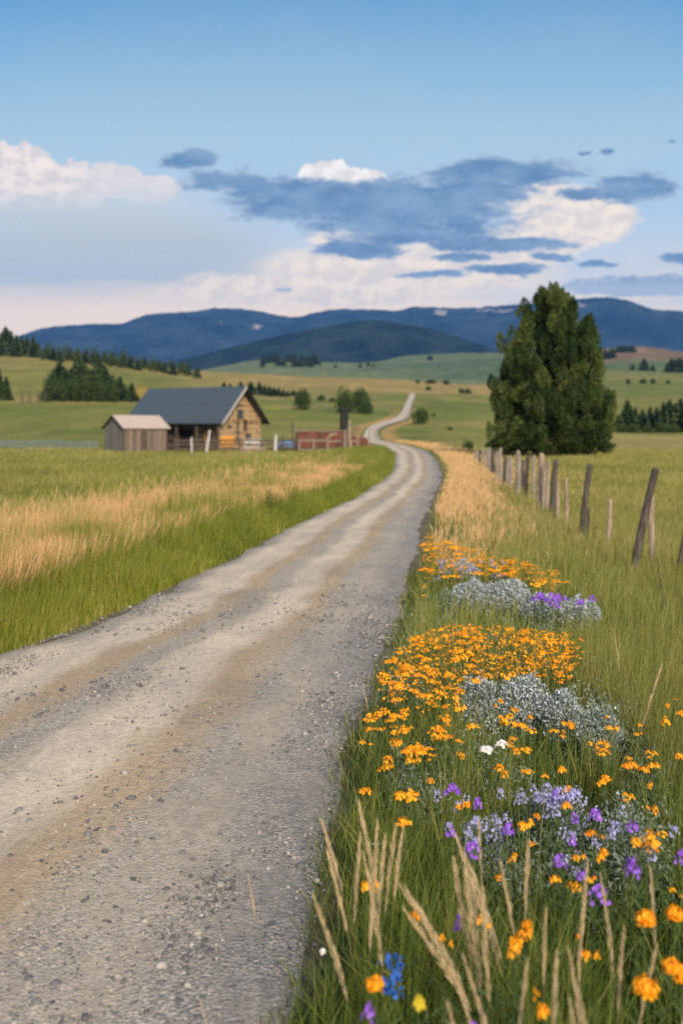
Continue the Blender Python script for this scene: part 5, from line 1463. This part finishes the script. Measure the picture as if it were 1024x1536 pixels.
# dark leafy weeds poking from the tan verge
WD = proto_bush('leafy_weed', 0.22, 0.5, 180, 'shrub', 5)
for i, (px, Y, lb) in enumerate([(370, 728, 'left leafy green weed in the tan verge left of the road'), (405, 728, 'right leafy green weed in the tan verge left of the road')]):
    o = WD if i == 0 else copy_tree(WD)
    x, y = head_at(px, Y, .85); o.location = (x, y, Hs(x, y) + 0.25); o.scale = (1.2, 1.2, 1.3); tag(o, lb, 'weed')

# ------------------------------------------------------------------ haze
def make_haze():
    o = MB().box(-8500, 13000, -60, 10100, -12, 1330).build('haze', None)
    m = bpy.data.materials.new('haze'); m.use_nodes = True; m.node_tree.nodes.clear()
    nt = NT(m.node_tree); v = nt.add('ShaderNodeVolumePrincipled'); out = nt.add('ShaderNodeOutputMaterial')
    v.inputs['Color'].default_value = (0.15, 0.40, 0.95, 1); v.inputs['Density'].default_value = HAZE; v.inputs['Anisotropy'].default_value = 0.0
    nt.l.new(v.outputs[0], out.inputs['Volume'])
    o.data.materials.append(m)
    tag(o, 'thin blue air over the valley', 'haze', kind='stuff')
HAZE = 5.2e-5
make_haze()

# ------------------------------------------------------------------ sky
EXPO = 1.66
SUN = Vector((0.24, -0.78, 0.50)).normalized()
def make_world():
    w = bpy.data.worlds.new('World'); sc.world = w; w.use_nodes = True
    nt = NT(w.node_tree); nt.n.clear()
    sky = nt.add('ShaderNodeTexSky', sky_type='NISHITA'); sky.sun_disc = False
    sky.sun_elevation = math.asin(SUN.z); sky.sun_rotation = math.atan2(SUN.x, SUN.y)
    sky.altitude = 1500; sky.air_density = 1.0; sky.dust_density = 0.6; sky.ozone_density = 1.6
    S = 0.07
    K = 2.0**-EXPO
    dirv = nt.coord('Generated'); d = nt.sepxyz(dirv)
    yy = nt.math('MAXIMUM', d[1], 0.02)
    cx = nt.math('MULTIPLY_ADD', nt.math('DIVIDE', d[0], yy), 14.93, 5.12)
    cy = nt.math('MULTIPLY_ADD', nt.math('DIVIDE', d[2], yy), -14.93, 6.5)
    P = nt.comb(cx, cy, 0.0)
    front = nt.smooth(0.05, 0.35, d[1])
    def cl(c): return tuple(v*K/S for v in c)
    # wobble the cloud coordinates
    wv = nt.vmath('SUBTRACT', nt.noise(nt.mapping(P, (0.8, 1.6, 1)), 1.0, 6, 0.62, 0, 'Color'), (0.5, 0.5, 0.5))
    Pw = nt.vmath('ADD', P, nt.vmath('MULTIPLY', wv, (0.75, 0.38, 0)))
    wf = nt.vmath('SUBTRACT', nt.noise(nt.mapping(P, (1, 1.5, 1)), 3.2, 8, 0.66, 0, 'Color'), (0.5, 0.5, 0.5))
    Pw = nt.vmath('ADD', Pw, nt.vmath('MULTIPLY', wf, (0.34, 0.20, 0)))
    # rounded heaps for the lit cumulus
    puff = nt.math('ADD', nt.math('MULTIPLY', nt.voro(nt.mapping(P, (1, 1.2, 1)), 3.6, 'SMOOTH_F1'), 0.62), nt.math('MULTIPLY', nt.voro(nt.mapping(P, (1, 1.2, 1)), 8.5, 'SMOOTH_F1'), 0.38))
    def blobs(lst, pos):
        r = None
        for (x, y, rx, ry) in lst:
            q = nt.vmath('MULTIPLY', nt.vmath('SUBTRACT', pos, (x, y, 0)), (1/rx, 1/ry, 0))
            f = nt.math('SUBTRACT', 1.0, nt.vmath('DOT_PRODUCT', q, q))
            r = f if r is None else nt.math('MAXIMUM', r, f)
        return r
    col = sky.outputs[0]
    def over(base, a, c): return nt.mix(nt.math('MULTIPLY', a, front), base, c)
    ov = nt.smooth(0.38, 0.60, nt.noise(nt.mapping(dirv, (1.0, 1.0, 2.0)), 2.2, 6, 0.6))
    col = nt.mix(nt.math('MULTIPLY', ov, 0.85), col, cl((0.88, 0.80, 0.71)))  # unseen cream cloud added to the rest of the sky for neutral fill
    grad = nt.ramp(nt.math('DIVIDE', nt.math('ADD', cy, 1.0), 6.0), [(0.0, cl((0.10, 0.31, 0.58))), (0.17, cl((0.145, 0.385, 0.65))), (0.36, cl((0.30, 0.55, 0.745))), (0.52, cl((0.45, 0.665, 0.80))), (0.70, cl((0.52, 0.72, 0.86))), (0.9, cl((0.80, 0.86, 0.90)))])
    col = over(col, 0.9, grad)
    # veil towards the horizon: cream low down, streaked
    streak = nt.noise(nt.mapping(P, (0.22, 1.5, 1)), 1.0, 6, 0.62, 0.8)
    low = nt.math('MULTIPLY', nt.smooth(3.0, 4.4, nt.math('ADD', cy, nt.math('MULTIPLY', nt.math('SUBTRACT', streak, 0.5), 2.2))), 0.85)
    lowc = nt.mix(nt.smooth(0.38, 0.62, nt.noise(nt.mapping(P, (0.3, 1.3, 1)), 0.8, 6, 0.62)), cl((0.74, 0.79, 0.86)), cl((1.14, 0.97, 0.77)))
    col = over(col, low, lowc)
    # left veil of grey-blue rain cloud
    vf = blobs([(0.6, 3.9, 4.3, 1.55), (-1.5, 3.6, 3.5, 1.6)], Pw)
    va = nt.math('MULTIPLY', nt.smooth(0.0, 0.7, vf), 0.92)
    vg = nt.ramp(nt.math('ADD', nt.math('DIVIDE', cy, 6.0), nt.math('MULTIPLY', nt.math('SUBTRACT', streak, 0.5), 0.12)), [(0.42, cl((0.88, 0.85, 0.82))), (0.50, cl((0.70, 0.76, 0.79))), (0.60, cl((0.62, 0.67, 0.685))), (0.70, cl((0.59, 0.66, 0.70))), (0.80, cl((0.86, 0.86, 0.84)))])
    col = over(col, va, vg)
    # warm band just above the mountains
    warm = nt.math('MULTIPLY', nt.smooth(4.1, 4.75, nt.math('ADD', cy, nt.math('MULTIPLY', nt.math('SUBTRACT', streak, 0.5), 0.9))), nt.smooth(8.6, 6.5, cx))
    col = over(col, nt.math('MULTIPLY', warm, 0.8), cl((1.36, 1.04, 0.74)))
    # lit cumulus
    sh1 = nt.noise(nt.mapping(P, (1.1, 1.5, 1)), 2.4, 7, 0.62); sh2 = nt.noise(nt.mapping(P, (1.1, 1.5, 1), (0.10, 0.18, 0)), 2.4, 7, 0.62)
    emb = nt.smooth(-0.12, 0.12, nt.math('SUBTRACT', sh1, sh2))
    heap = nt.math('ADD', nt.math('MULTIPLY', nt.math('SUBTRACT', 0.42, puff), 1.5), nt.math('MULTIPLY', nt.math('SUBTRACT', nt.noise(P, 7.0, 7, 0.65), 0.5), 0.7))
    cf = nt.math('ADD', blobs([(0.15, 2.75, 1.0, 0.62), (-1.0, 2.65, 1.2, 0.72), (1.0, 2.80, 0.8, 0.42), (1.65, 2.72, 0.55, 0.32), (2.2, 2.84, 0.6, 0.24)], P), heap)
    ca = nt.math('MULTIPLY', nt.smooth(0.02, 0.30, cf), nt.smooth(3.25, 2.75, cy))
    cc = nt.mix(emb, cl((0.84, 0.77, 0.73)), cl((1.12, 0.98, 0.86)))
    cc = nt.mix(nt.math('MULTIPLY', nt.smooth(0.6, 2.0, cx), 0.8), cc, cl((0.86, 0.82, 0.80)))
    col = over(col, ca, cc)
    wf_ = nt.math('ADD', blobs([(5.0, 2.66, 0.50, 0.27), (5.5, 2.74, 0.36, 0.22), (4.7, 2.62, 0.26, 0.18)], P), heap)
    wc = nt.mix(emb, cl((0.95, 0.88, 0.82)), cl((1.15, 1.08, 1.0)))
    col = over(col, nt.smooth(0.05, 0.26, wf_), wc)
    bf = blobs([(8.2, 3.05, 0.95, 0.42), (8.75, 3.32, 0.95, 0.40), (8.0, 3.6, 1.0, 0.36), (6.2, 4.0, 2.6, 0.42), (7.4, 3.85, 1.3, 0.34), (5.4, 3.6, 0.9, 0.16), (4.6, 4.35, 2.4, 0.3)], Pw)
    bn = nt.noise(nt.mapping(P, (0.8, 2.0, 1), (0, 0, 0), (0, 0, 0.35)), 1.6, 7, 0.62)
    ba = nt.math('MULTIPLY', nt.smooth(0.0, 0.6, nt.math('ADD', bf, nt.math('SUBTRACT', bn, 0.5))), 0.92)
    bc = nt.mix(emb, cl((0.98, 0.86, 0.74)), cl((1.22, 1.03, 0.80)))
    col = over(col, ba, bc)
    # dark streaks of cloud
    df = blobs([(2.8, 2.42, 0.45, 0.16), (3.45, 2.72, 0.85, 0.20), (4.5, 2.98, 1.3, 0.40), (6.1, 3.15, 2.0, 0.58), (7.1, 2.85, 1.2, 0.35), (7.6, 2.58, 1.35, 0.26), (9.5, 2.86, 0.72, 0.30), (8.75, 2.9, 0.45, 0.13), (5.4, 3.72, 0.9, 0.16), (6.4, 3.55, 1.2, 0.16), (7.4, 3.66, 1.3, 0.14),
                (7.6, 4.05, 0.65, 0.11), (6.9, 3.85, 0.5, 0.08), (8.3, 3.85, 0.42, 0.08), (9.05, 3.92, 0.38, 0.06), (10.25, 3.86, 0.4, 0.10), (4.25, 4.35, 0.18, 0.04), (8.75, 2.28, 0.13, 0.035), (9.08, 2.28, 0.11, 0.05), (6.5, 4.12, 0.7, 0.055), (10.1, 2.12, 0.09, 0.05), (9.6, 4.3, 1.3, 0.18)], Pw)
    dn = nt.noise(nt.mapping(P, (0.8, 2.6, 1)), 1.7, 10, 0.70, 0.5)
    dn2 = nt.noise(nt.mapping(P, (0.6, 1.5, 1), (5, 2, 0)), 6.5, 8, 0.68, 0.3)
    dens = nt.math('ADD', df, nt.math('ADD', nt.math('MULTIPLY', nt.math('SUBTRACT', dn, 0.52), 2.1), nt.math('MULTIPLY', nt.math('SUBTRACT', dn2, 0.5), 1.0)))
    da = nt.math('MULTIPLY', nt.smooth(-0.15, 0.50, dens), 0.95)
    dc = nt.mix(nt.smooth(0.32, 0.68, nt.noise(nt.mapping(P, (0.7, 1.8, 1), (3, 1, 0)), 1.6, 7, 0.62, 0.3)), cl((0.12, 0.25, 0.44)), cl((0.27, 0.42, 0.60)))
    dc = nt.mix(nt.smooth(4.05, 4.35, cy), dc, cl((0.52, 0.62, 0.74)))
    dc = nt.mix(nt.math('MULTIPLY', nt.smooth(0.75, 0.05, dens), 0.75), dc, cl((0.50, 0.60, 0.72)))
    col = over(col, da, dc)
    bg = nt.add('ShaderNodeBackground'); nt.put(bg.inputs[0], col); bg.inputs[1].default_value = S
    out = nt.add('ShaderNodeOutputWorld'); nt.l.new(bg.outputs[0], out.inputs[0])
    w.cycles.sampling_method = 'MANUAL'; w.cycles.sample_map_resolution = 512
make_world()

sun = bpy.data.lights.new('sun', 'SUN'); sun.energy = 1.5; sun.angle = math.radians(11); sun.color = (1.0, 0.87, 0.70)
so = bpy.data.objects.new('sun', sun); COL.objects.link(so); so.rotation_euler = (-SUN).to_track_quat('-Z', 'Y').to_euler()
so.location = (60, -60, 60)

# ------------------------------------------------------------------ camera and output
cam = bpy.data.cameras.new('camera'); co_ = bpy.data.objects.new('camera', cam); COL.objects.link(co_)
cam.sensor_fit = 'VERTICAL'; cam.sensor_height = 36.0; cam.sensor_width = 24.0; cam.lens = 36.0*F/1536.0
cam.shift_y = -(768.0 - HOR)/1536.0
cam.clip_start = 0.05; cam.clip_end = 60000
co_.location = (0, 0, CAMH); co_.rotation_euler = (math.radians(90), 0, 0)
cam.dof.use_dof = True; cam.dof.focus_distance = 5.6; cam.dof.aperture_fstop = 1.7
sc.camera = co_
sc.render.resolution_x, sc.render.resolution_y = 682, 1024
sc.view_settings.view_transform = 'Standard'; sc.view_settings.look = 'None'; sc.view_settings.exposure = EXPO; sc.view_settings.gamma = 1.0
sc.render.engine = 'CYCLES'
sc.cycles.max_bounces = 6; sc.cycles.volume_bounces = 0; sc.cycles.transparent_max_bounces = 6
sc.cycles.use_denoising = False
